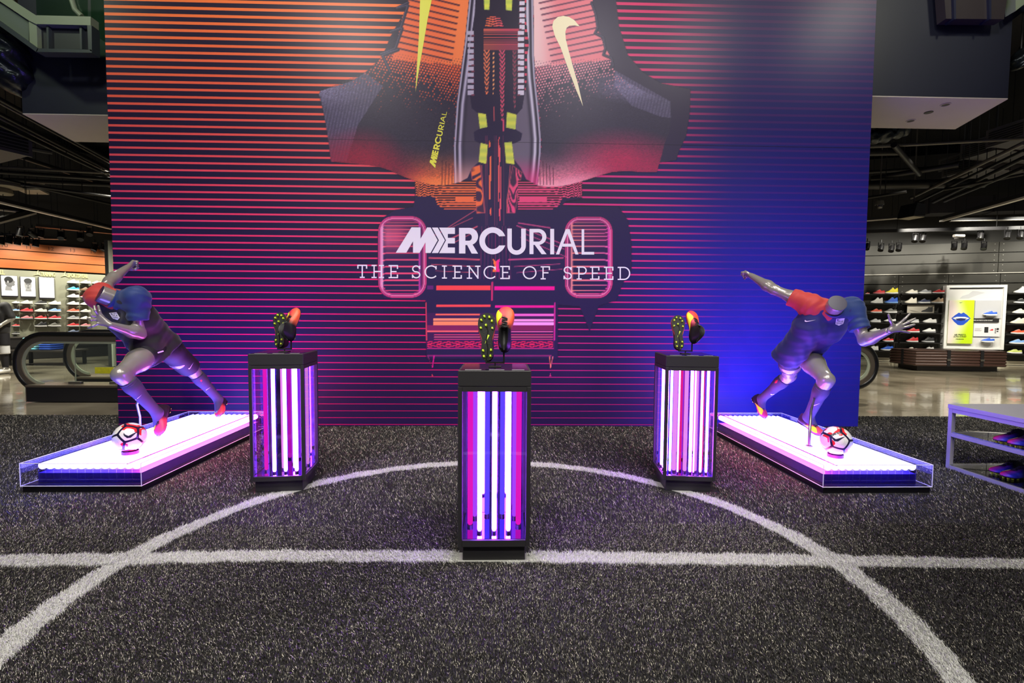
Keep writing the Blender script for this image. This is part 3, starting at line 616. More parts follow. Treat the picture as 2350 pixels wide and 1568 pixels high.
# ================================================================ football boots (local: x heel->toe, y lateral, z up; 0.28 m long)
_BX = [0, .006, .02, .04, .065, .09, .115, .14, .165, .19, .215, .238, .256, .27, .278, .281]
_BW = [.006, .019, .031, .0365, .038, .0365, .0355, .0375, .043, .0485, .0515, .0495, .0425, .0295, .0155, .004]
_BH = [.045, .062, .070, .070, .070, .074, .084, .0805, .0715, .0625, .0545, .0485, .0430, .0360, .0280, .0215]
def boot_section(i, collar):
    x, wd, h = _BX[i], _BW[i], _BH[i]; zb = .0145 + (.006*max(0, (x-.20)/.08)**2) + (.002 if .08 < x < .15 else 0)
    opening = 1 <= i <= 6; hi = 0.0
    if opening: hi = collar*math.sin(PI*min(1, (x+.004)/.125))**.5
    pts = []
    for k in range(9):                                  # outer wall, bottom to rim, right side
        a = k/8; zz = zb+(h-zb)*a**.9
        y = wd*(1-.28*a**2.2)*(math.sin(PI*min(1, .32+a*.42)) if a < .45 else 1.0)*(1.0 if i > 6 else 1.0)
        if i > 6: y = wd*math.cos(a**1.7*PI/2)**.62 if a < 1 else 0.0; y = max(y, .0)
        if i > 6 and k == 8: y = .001
        pts.append((x, y, zz))
    if opening:
        rim = pts[-1]; ry = rim[1]*.82
        pts[-1] = (x*(1-.25*hi/.06)+.018*hi/.06*1.2, ry*(1+.1*hi/.06), h+hi)
        inner = [(pts[-1][0], ry*.86, h+hi-.004), (x, ry*.62, h-.012), (x, 0.001, h-.020)]
    elif i == 0: inner = [(x, pts[-1][1]*.7, h), (x, pts[-1][1]*.4, h), (x, .0005, h)]
    else: inner = [(x, .0008, h), (x, .0006, h), (x, .0004, h)]
    right = pts+inner; left = [(p[0], -p[1], p[2]) for p in right[::-1]]
    return right+left
def boot_paint(V, pal):
    out = np.zeros((len(V), 3)); x, y, z = V[:, 0], V[:, 1], V[:, 2]
    toe, side, heel = [np.array(rgb(*c)[:3]) for c in pal]
    s = np.clip(.5-y/.07, 0, 1)[:, None]; body = toe*(1-s)+side*s
    k = smooth01(.165, .118, x-.25*(z-.05))[:, None]; out = body*(1-k)+heel*k
    tg = (x > .112) & (x < .205) & (np.abs(y) < .0135) & (z > .035); out[tg] = heel*.8
    ins = (z > .045) & (np.abs(y) < .016) & (x < .118) & (x > .012); out[ins] = heel*.6
    return out
UPPER = attr_mat('boot_knit_upper', 'paint', .45, .5, bump=.05, bscale=900)
SOLEM = mat('black_sole_plate', rgb(8, 8, 8), .42, .0, .3, bump=.10, bscale=120)
STUDM = mat('volt_yellow_stud', rgb(196, 222, 46), .45)
LACEM = mat('black_lace', rgb(16, 15, 18), .7)
BOOT_CACHE = {}
def boot_meshes(key, pal, collar, swoosh):
    if key in BOOT_CACHE: return BOOT_CACHE[key]
    rings = [boot_section(i, collar) for i in range(len(_BX))]; mb = MB().loft(rings, closed=True, caps=True)
    V = np.array(mb.v); parts = {}
    up = mb.build('upper', UPPER, smooth=55, attrs={'paint': boot_paint(V, pal)}); parts['upper'] = up.data
    sm = MB(); outer = [(x, w_*.97) for x, w_ in zip(_BX, _BW)]
    waist = lambda x: 1-.26*math.exp(-((x-.115)/.035)**2)
    loop = [(x, w_*waist(x)) for x, w_ in outer]+[(x, -w_*waist(x)) for x, w_ in outer[::-1]]
    zt = lambda x: .0165+.006*max(0, (x-.20)/.08)**2
    rg = [[(x, y, zt(x)-.0085) for x, y in loop], [(x, y*1.02, zt(x)-.0045) for x, y in loop], [(x, y*1.0, zt(x)) for x, y in loop]]
    sm.loft(rg, closed=True, caps=True); sm.tube([(.02, 0, .0085), (.07, .004, .0075), (.12, -.004, .0075), (.17, .006, .0078), (.20, 0, .009)], .0035, 6)
    parts['sole_plate'] = sm.build('sole_plate', SOLEM, smooth=50).data
    st = MB().loft([[(c[0]*s, c[1]*s, z) for c in ((.009, -.004), (.009, .004), (-.004, .0075), (-.009, .003), (-.009, -.003), (-.004, -.0075))] for s, z in ((1.0, 0), (.95, -.003), (.62, -.013))])
    parts['stud'] = st.build('stud', STUDM, smooth=40).data
    lc = MB()
    for k in range(5):
        x = .127+k*.0155; h = float(np.interp(x, _BX, _BH))+.002; s = 1 if k % 2 else -1
        lc.tube([(x-.004*s, -.015, h-.006), (x-.002*s, -.007, h+.0005), (x+.002*s, .007, h+.0005), (x+.004*s, .015, h-.006)], .0032, 5)
        lc.tube([(x+.006, -.014, h-.006), (x+.001, 0, h+.001), (x-.006, .014, h-.005)], .0028, 5)
    lc.box((.118, -.010, .077), (.124, .010, .087))
    lc.tube([(.122, .0, .088), (.118, .016, .094), (.128, .027, .088), (.13, .012, .085), (.123, 0, .087)], .0016, 5); lc.tube([(.122, 0, .088), (.12, -.016, .092), (.132, -.026, .086), (.13, -.01, .084)], .0016, 5)
    parts['laces'] = lc.build('laces', LACEM, smooth=60).data
    # swoosh wrapped on the outer side
    sw = MB(); lo, hi = [], []
    for t in np.linspace(0, 1, 15):
        x = .090+.165*t; wd = .030*math.sin(PI*min(1, t)**1.5)**.8; mid = .024+.034*t-.030*max(0, t-.60)*2.2
        def surf(z):
            i = np.interp(x, _BX, range(len(_BX))); wloc = np.interp(x, _BX, _BW); hloc = np.interp(x, _BX, _BH); a = min(.98, max(0, (z-.0145)/(hloc-.0145)))**(1/.9)
            y = wloc*math.cos(a**1.7*PI/2)**.62 if x > .13 else wloc*(1-.28*a**2.2)
            return (x, -(y+.0030), z+.0026)
        lo.append([surf(mid+wd*q) for q in (-.5, -.25, 0, .25, .5)])
    n = len(lo); sw.add([p for r in lo for p in r], [(i*5+k, i*5+k+1, i*5+k+6, i*5+k+5) for i in range(n-1) for k in range(4)])
    sk = MB().prism([(x, y, .0081) for x, y in ((.150, .006), (.147, .015), (.138, .011), (.126, .004), (.096, -.012), (.130, -.003), (.142, .003))], (0, 0, -.0012))
    parts['sole_mark'] = sk.build('sole_mark', STUDM).data
    parts['swoosh'] = sw.build('swoosh', mat('swoosh_'+key, rgb(*swoosh), .45)).data
    for nm in ('upper', 'sole_plate', 'stud', 'laces', 'swoosh', 'sole_mark'):
        for ob in list(bpy.data.objects):
            if ob.type == 'MESH' and ob.data == parts[nm]: bpy.data.objects.remove(ob)
    BOOT_CACHE[key] = parts; return parts
STUDS = [(.252, .016), (.258, -.012), (.228, .030), (.236, -.030), (.205, -.004), (.186, .032), (.19, -.033), (.06, .022), (.058, -.022), (.026, .018), (.025, -.018)]
def boot(name, label, key, pal, collar, swoosh, M, group=None, studs=True, mirror=False, cat='football boot'):
    P = boot_meshes(key, pal, collar, swoosh); root = bpy.data.objects.new(name, None); COL.objects.link(root); root.empty_display_size = .05
    root.matrix_world = M @ (Matrix.Diagonal((1, -1, 1, 1)) if mirror else Matrix.Identity(4)); tag(root, label, cat, group)
    for nm in ('upper', 'sole_plate', 'laces', 'swoosh'):
        o = bpy.data.objects.new(nm, P[nm]); COL.objects.link(o); o.parent = root
        if nm == 'sole_plate' and studs:
            k = bpy.data.objects.new('sole_mark', P['sole_mark']); COL.objects.link(k); k.parent = o
            for sx, sy in STUDS:
                s = bpy.data.objects.new('stud', P['stud']); COL.objects.link(s); s.parent = o; s.location = (sx, sy, .0082); s.rotation_euler = (0, 0, random.uniform(-.4, .4)+(0 if sy > 0 else PI))
    return root
CRIM = ((236, 96, 52), (196, 38, 84), (16, 15, 18))
DEEP = ((44, 46, 200), (206, 26, 74), (20, 16, 30))
def frame(origin, xdir, zdir):           # matrix whose x axis is xdir and z axis close to zdir
    x = Vector(xdir).normalized(); z = Vector(zdir); z = (z-x*z.dot(x)).normalized(); y = z.cross(x)
    M = Matrix.Identity(4)
    for i in range(3): M[i][0], M[i][1], M[i][2], M[i][3] = x[i], y[i], z[i], origin[i]
    return M
# ================================================================ light pedestals
PS, PT, PB = .3805, 1.0188, .0863
TUBE_COL = {'white': ((.34, .07, 1.0), 66.0), 'pinkwhite': ((.9, .09, 1.0), 28.0), 'pink': ((.85, .28, .85), 1.15), 'magenta': ((.95, .01, .55), .95), 'violet': ((.42, .06, .95), 1.1), 'blue': ((.12, .06, 1.0), 1.2), 'red': ((1, .02, .30), .9)}
GLASS = pane('pedestal_glass', (.94, .92, 1), .07)
MIRROR = mat('violet_mirror', (.55, .40, .85, 1), .05, 1.0)
def pedestal(label, x, y, rz, tubes, boots_label, collar, key):
    t = thing('light_pedestal', label, 'pedestal', (x, y, 0), rz, None); h = PS/2; pw = .0235
    MB().cbox((-h+.024, -h+.024, 0), (h-.024, h-.024, PB+.002), .003).build('plinth', CHAR, t, smooth=30)
    c = MB().cbox((-h, -h, PT-.082), (h, h, PT), .003).build('cap', CHAR, t, smooth=30)
    MB().box((-h+.012, -h+.012, PT), (h-.012, h-.012, PT+.0016)).build('top_plate', mat('glossy_black_top', rgb(18, 14, 20), .08, 0, .6), c)
    for a, b in ((-.155, -.07), (-.03, .05), (.09, .155)):      # small captions printed along the front of the top
        MB().box((a, -h+.018, PT+.0016), (b, -h+.040, PT+.002)).build('caption_strip', mat('caption_grey', rgb(150, 148, 155), .5, noise=.7, nscale=260), c)
    for sx in (-1, 1):
        for sy in (-1, 1): MB().cbox((min(sx*h, sx*(h-pw)), min(sy*h, sy*(h-pw)), PB), (max(sx*h, sx*(h-pw)), max(sy*h, sy*(h-pw)), PT-.083), .002).build('corner_post', CHAR, t, smooth=30)
    for z0, z1, nm in ((PB, PB+.034, 'bottom_rail'), (PT-.109, PT-.083, 'top_rail')):
        m_ = MB()
        for s in (-1, 1): m_.box((-h+pw, min(s*h, s*(h-.018))+.0005*s, z0), (h-pw, max(s*h, s*(h-.018))-.0005*s, z1)); m_.box((min(s*h, s*(h-.018)), -h+pw, z0), (max(s*h, s*(h-.018)), h-pw, z1))
        m_.build(nm, CHAR, t)
    z0, z1 = PB+.034, PT-.109
    for nm, lo, hi in (('pane', (-h+pw, -h+.010, z0), (h-pw, -h+.013, z1)), ('pane', (-h+.010, -h+pw, z0), (-h+.013, h-pw, z1)), ('pane', (h-.013, -h+pw, z0), (h-.010, h-pw, z1))): MB().box(lo, hi).build(nm, GLASS, t)
    MB().box((-h+pw, h-.013, z0), (h-pw, h-.010, z1)).build('mirror_back', MIRROR, t)
    MB().box((-h+.014, -h+.014, z0-.004), (h-.014, h-.014, z0)).build('inner_floor', MIRROR, t)
    for k, (tx_, ty_, r, c) in enumerate(tubes):
        col, st = TUBE_COL[c]; tb = MB().lathe([(r*.6, z0+.012), (r, z0+.022), (r, z1-.004), (r*.6, z1)], 14, Matrix.Translation((tx_, ty_, 0))).build('light_tube', glow('tube_'+c, col, st), t, smooth=40)
        MB().lathe([(r*1.05, z0), (r*1.05, z0+.013)], 12, Matrix.Translation((tx_, ty_, 0))).build('tube_socket', BLACK, tb)
    return t
def boot_pair(x, y, rz, lab_sole, lab_top, collar, key, twist, stand_label):
    R = Matrix.Translation((x, y, PT+.002)) @ Matrix.Rotation(rz, 4, 'Z')
    st = thing('boot_stand', stand_label, 'stand', (x, y, PT+.002), rz, 'boot stands on the pedestals'); 
    MB().cbox((-.035, -.03, 0), (.035, .03, .004), .001).build('base_plate', BLACK, st)
    MB().box((-.004, -.004, .004), (.004, .004, .022)).build('stem', BLACK, st)
    MB().box((-.053, -.005, .018), (.053, .005, .027)).build('crossbar', BLACK, st)
    MB().box((-.053, -.004, .022), (-.044, .004, .060)).build('post', BLACK, st); MB().box((.044, -.004, .022), (.053, .004, .090)).build('post', BLACK, st)
    up = Vector((-.03+twist*.1, .30, 1)).normalized()
    M = R @ frame((-.044, .000, .034), up, (.08, 1, 0)); boot('football_boot', lab_sole, key, CRIM, collar, (236, 226, 40), M, 'boots on the pedestals')
    up = Vector((.03, .50, 1)).normalized()
    M = R @ frame((.054, .000, .074), up, (-.10+twist, -1, 0)); boot('football_boot', lab_top, key, CRIM, collar, (236, 226, 40), M, 'boots on the pedestals', mirror=True)
TC = [(-.079, -.10, .0125, 'white'), (0, -.10, .0125, 'white'), (.077, -.10, .0125, 'white'), (-.135, -.02, .015, 'magenta'), (.135, -.02, .015, 'magenta'), (-.115, .09, .012, 'violet'), (.115, .09, .012, 'violet'), (-.045, .12, .014, 'blue'), (.045, .12, .014, 'blue')]  # the two rear blue tubes are added for the back panel's glow
TL = [(-.050, -.11, .0125, 'white'), (.030, -.11, .0125, 'white'), (.108, -.11, .0125, 'white'), (-.012, -.03, .012, 'pink'), (.068, -.03, .010, 'pinkwhite'), (-.125, -.06, .013, 'magenta'), (-.09, .02, .013, 'blue'), (-.055, .10, .014, 'magenta'), (.14, -.02, .012, 'violet'), (.14, .06, .012, 'pink'), (.02, .11, .014, 'violet'), (.10, .12, .012, 'blue')]
TR = [(-.155, -.12, .008, 'white'), (-.125, -.11, .009, 'white'), (-.09, -.09, .016, 'pink'), (-.072, -.13, .006, 'pinkwhite'), (-.045, -.07, .015, 'red'), (-.012, -.10, .014, 'pink'), (.022, -.12, .011, 'white'), (.045, -.13, .005, 'pinkwhite'), (.066, -.09, .014, 'pink'), (.098, -.12, .009, 'white'), (.122, -.07, .010, 'red'), (.140, -.12, .009, 'white'), (-.155, -.03, .010, 'white'), (-.155, .04, .009, 'pinkwhite'), (-.155, .10, .012, 'blue'), (-.15, .07, .006, 'red'), (.05, .11, .014, 'violet'), (-.05, .12, .014, 'blue')]
for nm, px_, py_, rz, tb, tw, col_, key in (('c', -.023, 2.688, 0, TC, 0, .012, 'low'), ('l', -1.630, 3.716, .0975, TL, -.35, .055, 'mid'), ('r', 1.439, 3.703, -.1009, TR, .42, .055, 'mid')):
    where = {'c': 'standing alone at the straight white line', 'l': 'next to the striped platform lit beside the escalator', 'r': 'in front of the plain blue part of the wall'}[nm]
    look = {'c': 'black pedestal with three white tubes between magenta ones', 'l': 'black pedestal with three white tubes among violet ones', 'r': 'black pedestal packed with many thin white and pink tubes'}[nm]
    pedestal(look + {'c': ' on the white line', 'l': ' in front of striped wall', 'r': ' near the ring'}[nm], px_, py_, rz, tb, '', col_, key)
    ped = {'c': 'the pedestal at the white line', 'l': 'the three-tube pedestal before the stripes', 'r': 'the pedestal of many thin tubes'}[nm]
    boot_pair(px_, py_, rz, 'boot showing black sole and yellow studs on '+ped, 'boot showing laces and yellow swoosh on '+ped, col_, key, tw, 'black forked stand holding two boots on '+ped)
# ================================================================ light-box platforms and balls
ACR = pane('clear_acrylic', (.97, .96, 1), .06)
EDGE = mat('acrylic_edge_glow', (.86, .85, .98, 1), .3, 0, .6)  # pale colour stands in for light piped along the acrylic edges
def platform(label, x0, x1, y0, y1, outer_left):
    H_, zb = .215, .045; cx, cy = (x0+x1)/2, (y0+y1)/2; t = thing('light_platform', label, 'platform', (cx, cy, 0))
    B = lambda lo, hi: MB().box((lo[0]-cx, lo[1]-cy, lo[2]), (hi[0]-cx, hi[1]-cy, hi[2]))
    B((x0+.008, y0+.008, 0), (x1-.008, y1-.008, zb)).build('base', mat('platform_base', rgb(14, 13, 18), .35), t)
    B((x0+.02, y0+.02, zb), (x1-.02, y1-.02, zb+.006)).build('inner_tray', mat('inner_tray', rgb(30, 26, 60), .3, .3), t)
    B((x0, y0, H_-.006), (x1, y1, H_)).build('top_sheet', ACR, t)
    for lo, hi in (((x0, y0, zb), (x1, y0+.006, H_-.006)), ((x0, y1-.006, zb), (x1, y1, H_-.006)), ((x0, y0+.006, zb), (x0+.006, y1-.006, H_-.006)), ((x1-.006, y0+.006, zb), (x1, y1-.006, H_-.006))): B(lo, hi).build('side_sheet', ACR, t)
    e = MB(); r = .0028
    for z in (H_, zb+.003):
        for p, q in (((x0, y0), (x1, y0)), ((x1, y0), (x1, y1)), ((x1, y1), (x0, y1)), ((x0, y1), (x0, y0))): e.tube([(p[0]-cx, p[1]-cy, z), (q[0]-cx, q[1]-cy, z)], r, 5)
    for p in ((x0, y0), (x1, y0), (x1, y1), (x0, y1)): e.tube([(p[0]-cx, p[1]-cy, zb), (p[0]-cx, p[1]-cy, H_)], r, 5)
    e.build('edge_glow_strips', EDGE, t)
    n = 13; sp = (x1-x0-.12)/n
    for k in range(n):
        xx = x0+.06+sp*(k+.5); u = (k+.5)/n; u = u if outer_left else 1-u           # u: 0 outer (blue) .. 1 inner (red)
        kk = 0 if u < .5 else 1 if u < .7 else 2 if u < .84 else 3 if u < .93 else 4; col = [(.17, .15, 1.0), (.17, .13, 1.0), (.34, .11, 1.0), (.80, .12, .80), (1.0, .14, .36)][kk]
        tb = MB().tube([(xx-cx, y0+.075-cy, .176), (xx-cx, y1-.075-cy, .176)], sp*.47, 12).build('light_tube', glow('platform_tube_%d' % kk, col, (23, 23, 24, 28, 38)[kk]), t, smooth=60)
        MB().box((xx-sp*.45-cx, y0+.07-cy, zb+.006), (xx+sp*.45-cx, y0+.074-cy, .150)).build('diffuser_fin', pane('violet_fin', (.62, .52, .98), .10), t)
    MB().box((x0+.055-cx, y0+.08-cy, zb+.006), (x1-.055-cx, y1-.08-cy, .12)).build('lamp_tray', mat('lamp_tray', rgb(60, 52, 110), .5), t)
    for s in (x0+.105, x1-.105): MB().box((s-.006-cx, y0+.01-cy, H_-.010), (s+.006-cx, y1-.01-cy, H_-.0062)).build('support_rail', mat('rail_dark', rgb(8, 6, 18), .6), t)
    return t
platform('glowing white acrylic platform under the mannequin with a blue sleeve before stripes', -3.46, -2.60, 3.54, 5.45, True)
platform('glowing white acrylic platform under the red-sleeved mannequin before the blue wall', 2.41, 3.24, 3.48, 5.42, False)
TOPZ = .216
# match ball: twelve pentagon panels split by dark bands
def ball_mesh():
    bm = bmesh.new(); bmesh.ops.create_icosphere(bm, subdivisions=5, radius=.11)
    ph = (1+5**.5)/2; C = np.array([(0, a, b*ph) for a in (1, -1) for b in (1, -1)]+[(a, b*ph, 0) for a in (1, -1) for b in (1, -1)]+[(a*ph, 0, b) for a in (1, -1) for b in (1, -1)], float); C /= np.linalg.norm(C[0])
    cen = np.array([v.co[:] for v in bm.verts]); N = cen/np.linalg.norm(cen, axis=1)[:, None]; D = N @ C.T; o = np.argsort(-D, 1); d1 = np.take_along_axis(D, o[:, :1], 1)[:, 0]; d2 = np.take_along_axis(D, o[:, 1:2], 1)[:, 0]
    gap = np.arccos(np.clip(d2, -1, 1))-np.arccos(np.clip(d1, -1, 1)); r1 = np.arccos(np.clip(d1, -1, 1))
    nz = np.sin(N[:, 0]*9+o[:, 0])+np.sin(N[:, 1]*11+2*o[:, 0])+np.sin(N[:, 2]*8)
    red = np.where((o[:, 1]+o[:, 0]) % 2 == 0, np.minimum(.44-gap, (nz+.3)*.25), -.3)
    for f in bm.faces: f.smooth = True
    me = bpy.data.meshes.new('ball'); bm.to_mesh(me); bm.free()
    m = mat('ball_panels', (1, 1, 1, 1), .28, 0, .5, coat=.3); nt = m.node_tree; g = NG(nt); a = nt.nodes.new('ShaderNodeAttribute'); a.attribute_name = 'paint'; sp = nt.nodes.new('ShaderNodeSeparateColor'); nt.links.new(a.outputs['Color'], sp.inputs[0])
    c = g.mix(g.mapr(sp.outputs[1], .495, .505), rgb(236, 232, 230), rgb(222, 40, 46)); ln = g.m('ABSOLUTE', g.m('SUBTRACT', sp.outputs[2], .27))
    c = g.mix(g.mapr(ln, .006, .010, .45, 0), c, rgb(150, 150, 156)); c = g.mix(g.mapr(sp.outputs[0], .135, .15, 1, 0), c, rgb(26, 22, 54)); nt.links.new(c, nt.nodes['Principled BSDF'].inputs['Base Color'])
    mat('ball_navy', rgb(26, 22, 54), .3)
    at = me.attributes.new('paint', 'FLOAT_COLOR', 'POINT'); q = np.ones((len(N), 4), np.float32); q[:, 0] = gap; q[:, 1] = red+.5; q[:, 2] = r1; at.data.foreach_set('color', q.ravel()); me.materials.append(m)
    return me
BALL = ball_mesh()
def ball(label, x, y, rot, lab2):
    t = bpy.data.objects.new('soccer_ball', BALL); COL.objects.link(t); t.location = (x, y, TOPZ+.024+.106); t.rotation_euler = rot; tag(t, label, 'ball', 'match balls on the platforms')
    sw = MB(); P = [(-.045, .000), (-.052, .012), (-.050, .026), (-.040, .010), (-.022, -.002), (.045, .034), (-.010, -.016), (-.030, -.016)]
    q = t.rotation_euler.to_matrix().inverted(); aim = (Vector((0, -.15, CAM_H-.1))-Vector((x*.97, y, TOPZ+.11))).normalized(); M = frame((0, 0, 0), Vector((0, 0, 1)).cross(aim) , aim)
    def sp(u, v): p = M @ Vector((u, v, .1)); return q @ (p.normalized()*.1108)
    idx = []; pts = []
    for tri in tris2d(P):
        a, b, c = [Vector((*P[i], 0)) for i in tri]
        for i in range(4):
            for j in range(4-i):
                f = lambda i_, j_: a+(b-a)*(i_/4)+(c-a)*(j_/4)
                def face(*uv): k = len(pts); pts.extend(sp(w_.x+.018, w_.y+.012) for w_ in uv); idx.append(tuple(range(k, k+3)))
                face(f(i, j), f(i+1, j), f(i, j+1))
                if i+j < 3: face(f(i+1, j), f(i+1, j+1), f(i, j+1))
    sw.add(pts, idx); sw.build('swoosh', MATS['ball_navy'], t)
    r = thing('ball_ring', lab2, 'stand', (x, y, TOPZ)); MB().lathe([(.052, 0), (.056, 0), (.056, .024), (.052, .024), (.050, .012)], 32).build('ring', mat('acrylic_ring', rgb(120, 60, 110), .25, 0, .5), r, smooth=40)
    return t
ball('red, white and navy football in front of the mannequin with a blue sleeve', -2.86, 3.79, (.5, .3, .4), 'clear ring holding the ball before the striped wall mannequin')
ball('red, white and navy football in front of the red-sleeved mannequin', 2.645, 3.69, (.2, -.35, 1.1), 'clear ring holding the ball before the red-sleeved mannequin')
# ================================================================ running mannequins, grown from distance fields
def surface_nets(F, org, h):
    nx, ny, nz = F.shape; S = F < 0
    act = np.zeros((nx-1, ny-1, nz-1), bool); pos = np.zeros((nx-1, ny-1, nz-1, 3), np.float32); cnt = np.zeros((nx-1, ny-1, nz-1), np.float32)
    sl = lambda d: tuple(slice(d[i], F.shape[i]-1+d[i]) for i in range(3))
    cor = [(i, j, k) for i in (0, 1) for j in (0, 1) for k in (0, 1)]
    for a in cor:
        for ax in range(3):
            if a[ax]: continue
            b = list(a); b[ax] = 1; fa, fb = F[sl(a)], F[sl(b)]; m = (fa < 0) != (fb < 0)
            t = np.where(m, fa/np.where(m, fa-fb, 1), 0)
            for q in range(3): pos[..., q] += np.where(m, a[q]+(t if q == ax else 0), 0)
            cnt += m; act |= m
    ids = np.full(act.shape, -1); idx = np.argwhere(act); ids[act] = np.arange(len(idx))
    V = (idx+pos[act]/cnt[act][:, None])*h+np.asarray(org); Q = []
    for ax in range(3):
        o1, o2 = [(1, 2), (2, 0), (0, 1)][ax]
        a = [slice(0, n) for n in F.shape]; a[ax] = slice(0, F.shape[ax]-1); b = list(a); b[ax] = slice(1, F.shape[ax])
        ch = S[tuple(a)] != S[tuple(b)]; e = np.argwhere(ch); e = e[(e[:, o1] > 0) & (e[:, o2] > 0) & (e[:, o1] < F.shape[o1]-1) & (e[:, o2] < F.shape[o2]-1)]
        def cell(d1, d2): c = e.copy(); c[:, o1] -= d1; c[:, o2] -= d2; return ids[c[:, 0], c[:, 1], c[:, 2]]
        q = np.stack([cell(1, 1), cell(0, 1), cell(0, 0), cell(1, 0)], 1); fl = ~S[e[:, 0], e[:, 1], e[:, 2]]; q[fl] = q[fl][:, ::-1]; Q.append(q)
    Q = np.concatenate(Q); return V, Q[(Q >= 0).all(1)]
def field(prims, h, k=.03, pad=.05, clips=(), post=None):
    P = np.array([p[:3] for pr in prims for p in pr[:2]]); R = max(max(pr[2], pr[3]) for pr in prims); lo = P.min(0)-R-pad; hi = P.max(0)+R+pad
    n = np.ceil((hi-lo)/h).astype(int)+1; F = np.full(n, .25, np.float32); ax = [lo[i]+np.arange(n[i])*h for i in range(3)]
    for pr in prims:
        a, b, ra, rb = np.array(pr[0][:3], float), np.array(pr[1][:3], float), pr[2], pr[3]; kk = pr[4] if len(pr) > 4 else k
        m = max(ra, rb)+.09; i0 = np.clip(np.floor((np.minimum(a, b)-m-lo)/h).astype(int), 0, n); i1 = np.clip(np.ceil((np.maximum(a, b)+m-lo)/h).astype(int)+1, 0, n)
        g = np.meshgrid(*[ax[i][i0[i]:i1[i]] for i in range(3)], indexing='ij'); d = b-a; L = d @ d+1e-12
        t = np.clip(sum((g[i]-a[i])*d[i] for i in range(3))/L, 0, 1)
        dist = np.sqrt(sum((g[i]-a[i]-t*d[i])**2 for i in range(3)))-(ra+(rb-ra)*t)
        s_ = tuple(slice(i0[i], i1[i]) for i in range(3)); f0 = F[s_]; hh = np.clip(.5+.5*(f0-dist)/kk, 0, 1); F[s_] = f0*(1-hh)+dist*hh-kk*hh*(1-hh)
    G = np.meshgrid(*ax, indexing='ij', sparse=True)
    if post is not None: F = post(F, G)
    for p, nrm in clips: nn = np.array(nrm, float); nn /= np.linalg.norm(nn); F = np.maximum(F, sum((G[i]-p[i])*nn[i] for i in range(3)))
    return F.astype(np.float32), lo
def grow(prims, h, k=.03, clips=(), post=None): F, lo = field(prims, h, k, clips=clips, post=post); return surface_nets(F, lo, h)
def joinm(*ms):
    Vs, Qs, o = [], [], 0
    for V, Q in ms: Vs.append(V); Qs.append(Q+o); o += len(V)
    return np.concatenate(Vs), np.concatenate(Qs)
SKIN = mat('graphite_mannequin', rgb(150, 145, 137), .26, .35, .6, coat=.2)
CLOTH = dict(black=mat('black_jersey', rgb(24, 22, 25), .7, bump=.12, bscale=26, sheen=.15), red=mat('red_jersey', rgb(178, 50, 44), .68, bump=.12, bscale=26, sheen=.15), blue=mat('blue_jersey', rgb(16, 46, 104), .68, bump=.12, bscale=26, sheen=.15),
             navy=mat('navy_jersey', rgb(20, 25, 92), .68, bump=.14, bscale=24, sheen=.15), sock=mat('navy_sock', rgb(56, 50, 72), .75, bump=.06, bscale=200, stretch=(4, 4, 1)), short=mat('black_shorts', rgb(22, 20, 28), .7, bump=.1, bscale=30))
def hand_prims(wr, dirv, nrm, fingers):
    """fingers: list of (knuckle, mid, tip) points; palm filled between wrist and knuckles"""
    pr = []
    for kn, mid, tip, r in fingers[:4]: pr.append((wr, kn, .019, .0125, .012))
    for kn, mid, tip, r in fingers: pr += [(kn, mid, r, r*.92, .006), (mid, tip, r*.92, r*.74, .006)]
    th = fingers[4]; pr.append((wr, th[0], .018, .014, .014)); return pr
def fist(wr, hd, nrm, side):
    d = (hd-wr).normalized(); n = (nrm-d*nrm.dot(d)).normalized(); l = d.cross(n)*side; F = []
    for i in range(4):
        kn = wr+d*.085+l*(.030-.02*i)+n*(-.004*abs(i-1)); mid = kn+d*.022+n*.026; tip = kn-d*.014+n*.042; F.append((kn, mid, tip, .0105))
    F.append((wr+d*.04+l*.034+n*.012, wr+d*.072+l*.040+n*.032, wr+d*.09+l*.020+n*.044, .0115)); return F
def decal(bvh, polys, name, m, parent, off=.0025, sub=3):
    mb = MB(); o_ = Vector((0, 0, CAM_H))
    def hit(x, y):
        d = ray(x, y).normalized(); loc, nr, ix, ds = bvh.ray_cast(o_, d)
        return None if loc is None else o_+d*(ds-off)
    for P in polys:
        for tri in tris2d(P):
            a, b, c = [P[i] for i in tri]; f = lambda i, j: (a[0]+(b[0]-a[0])*i/sub+(c[0]-a[0])*j/sub, a[1]+(b[1]-a[1])*i/sub+(c[1]-a[1])*j/sub)
            for i in range(sub):
                for j in range(sub-i):
                    for q in ([(i, j), (i+1, j), (i, j+1)], [(i+1, j), (i+1, j+1), (i, j+1)]):
                        if sum(q[1]) > sub or max(s[0]+s[1] for s in q) > sub: continue
                        pp = [hit(*f(*s)) for s in q]
                        if None not in pp: mb.add(pp, [(0, 1, 2)])
    return mb.build(name, m, parent, world=True) if mb.n else None
def bvh_of(V, Q):
    from mathutils.bvhtree import BVHTree
    return BVHTree.FromPolygons([tuple(map(float, v)) for v in V], [tuple(map(int, q)) for q in Q])
def part(ms, name, m, parent, smooth=180, label=None):
    V, Q = ms; o = ORG[parent.name]; me = np_mesh(name, V-np.array(o), Q); return finish(me, name, m, parent, smooth, label=label)
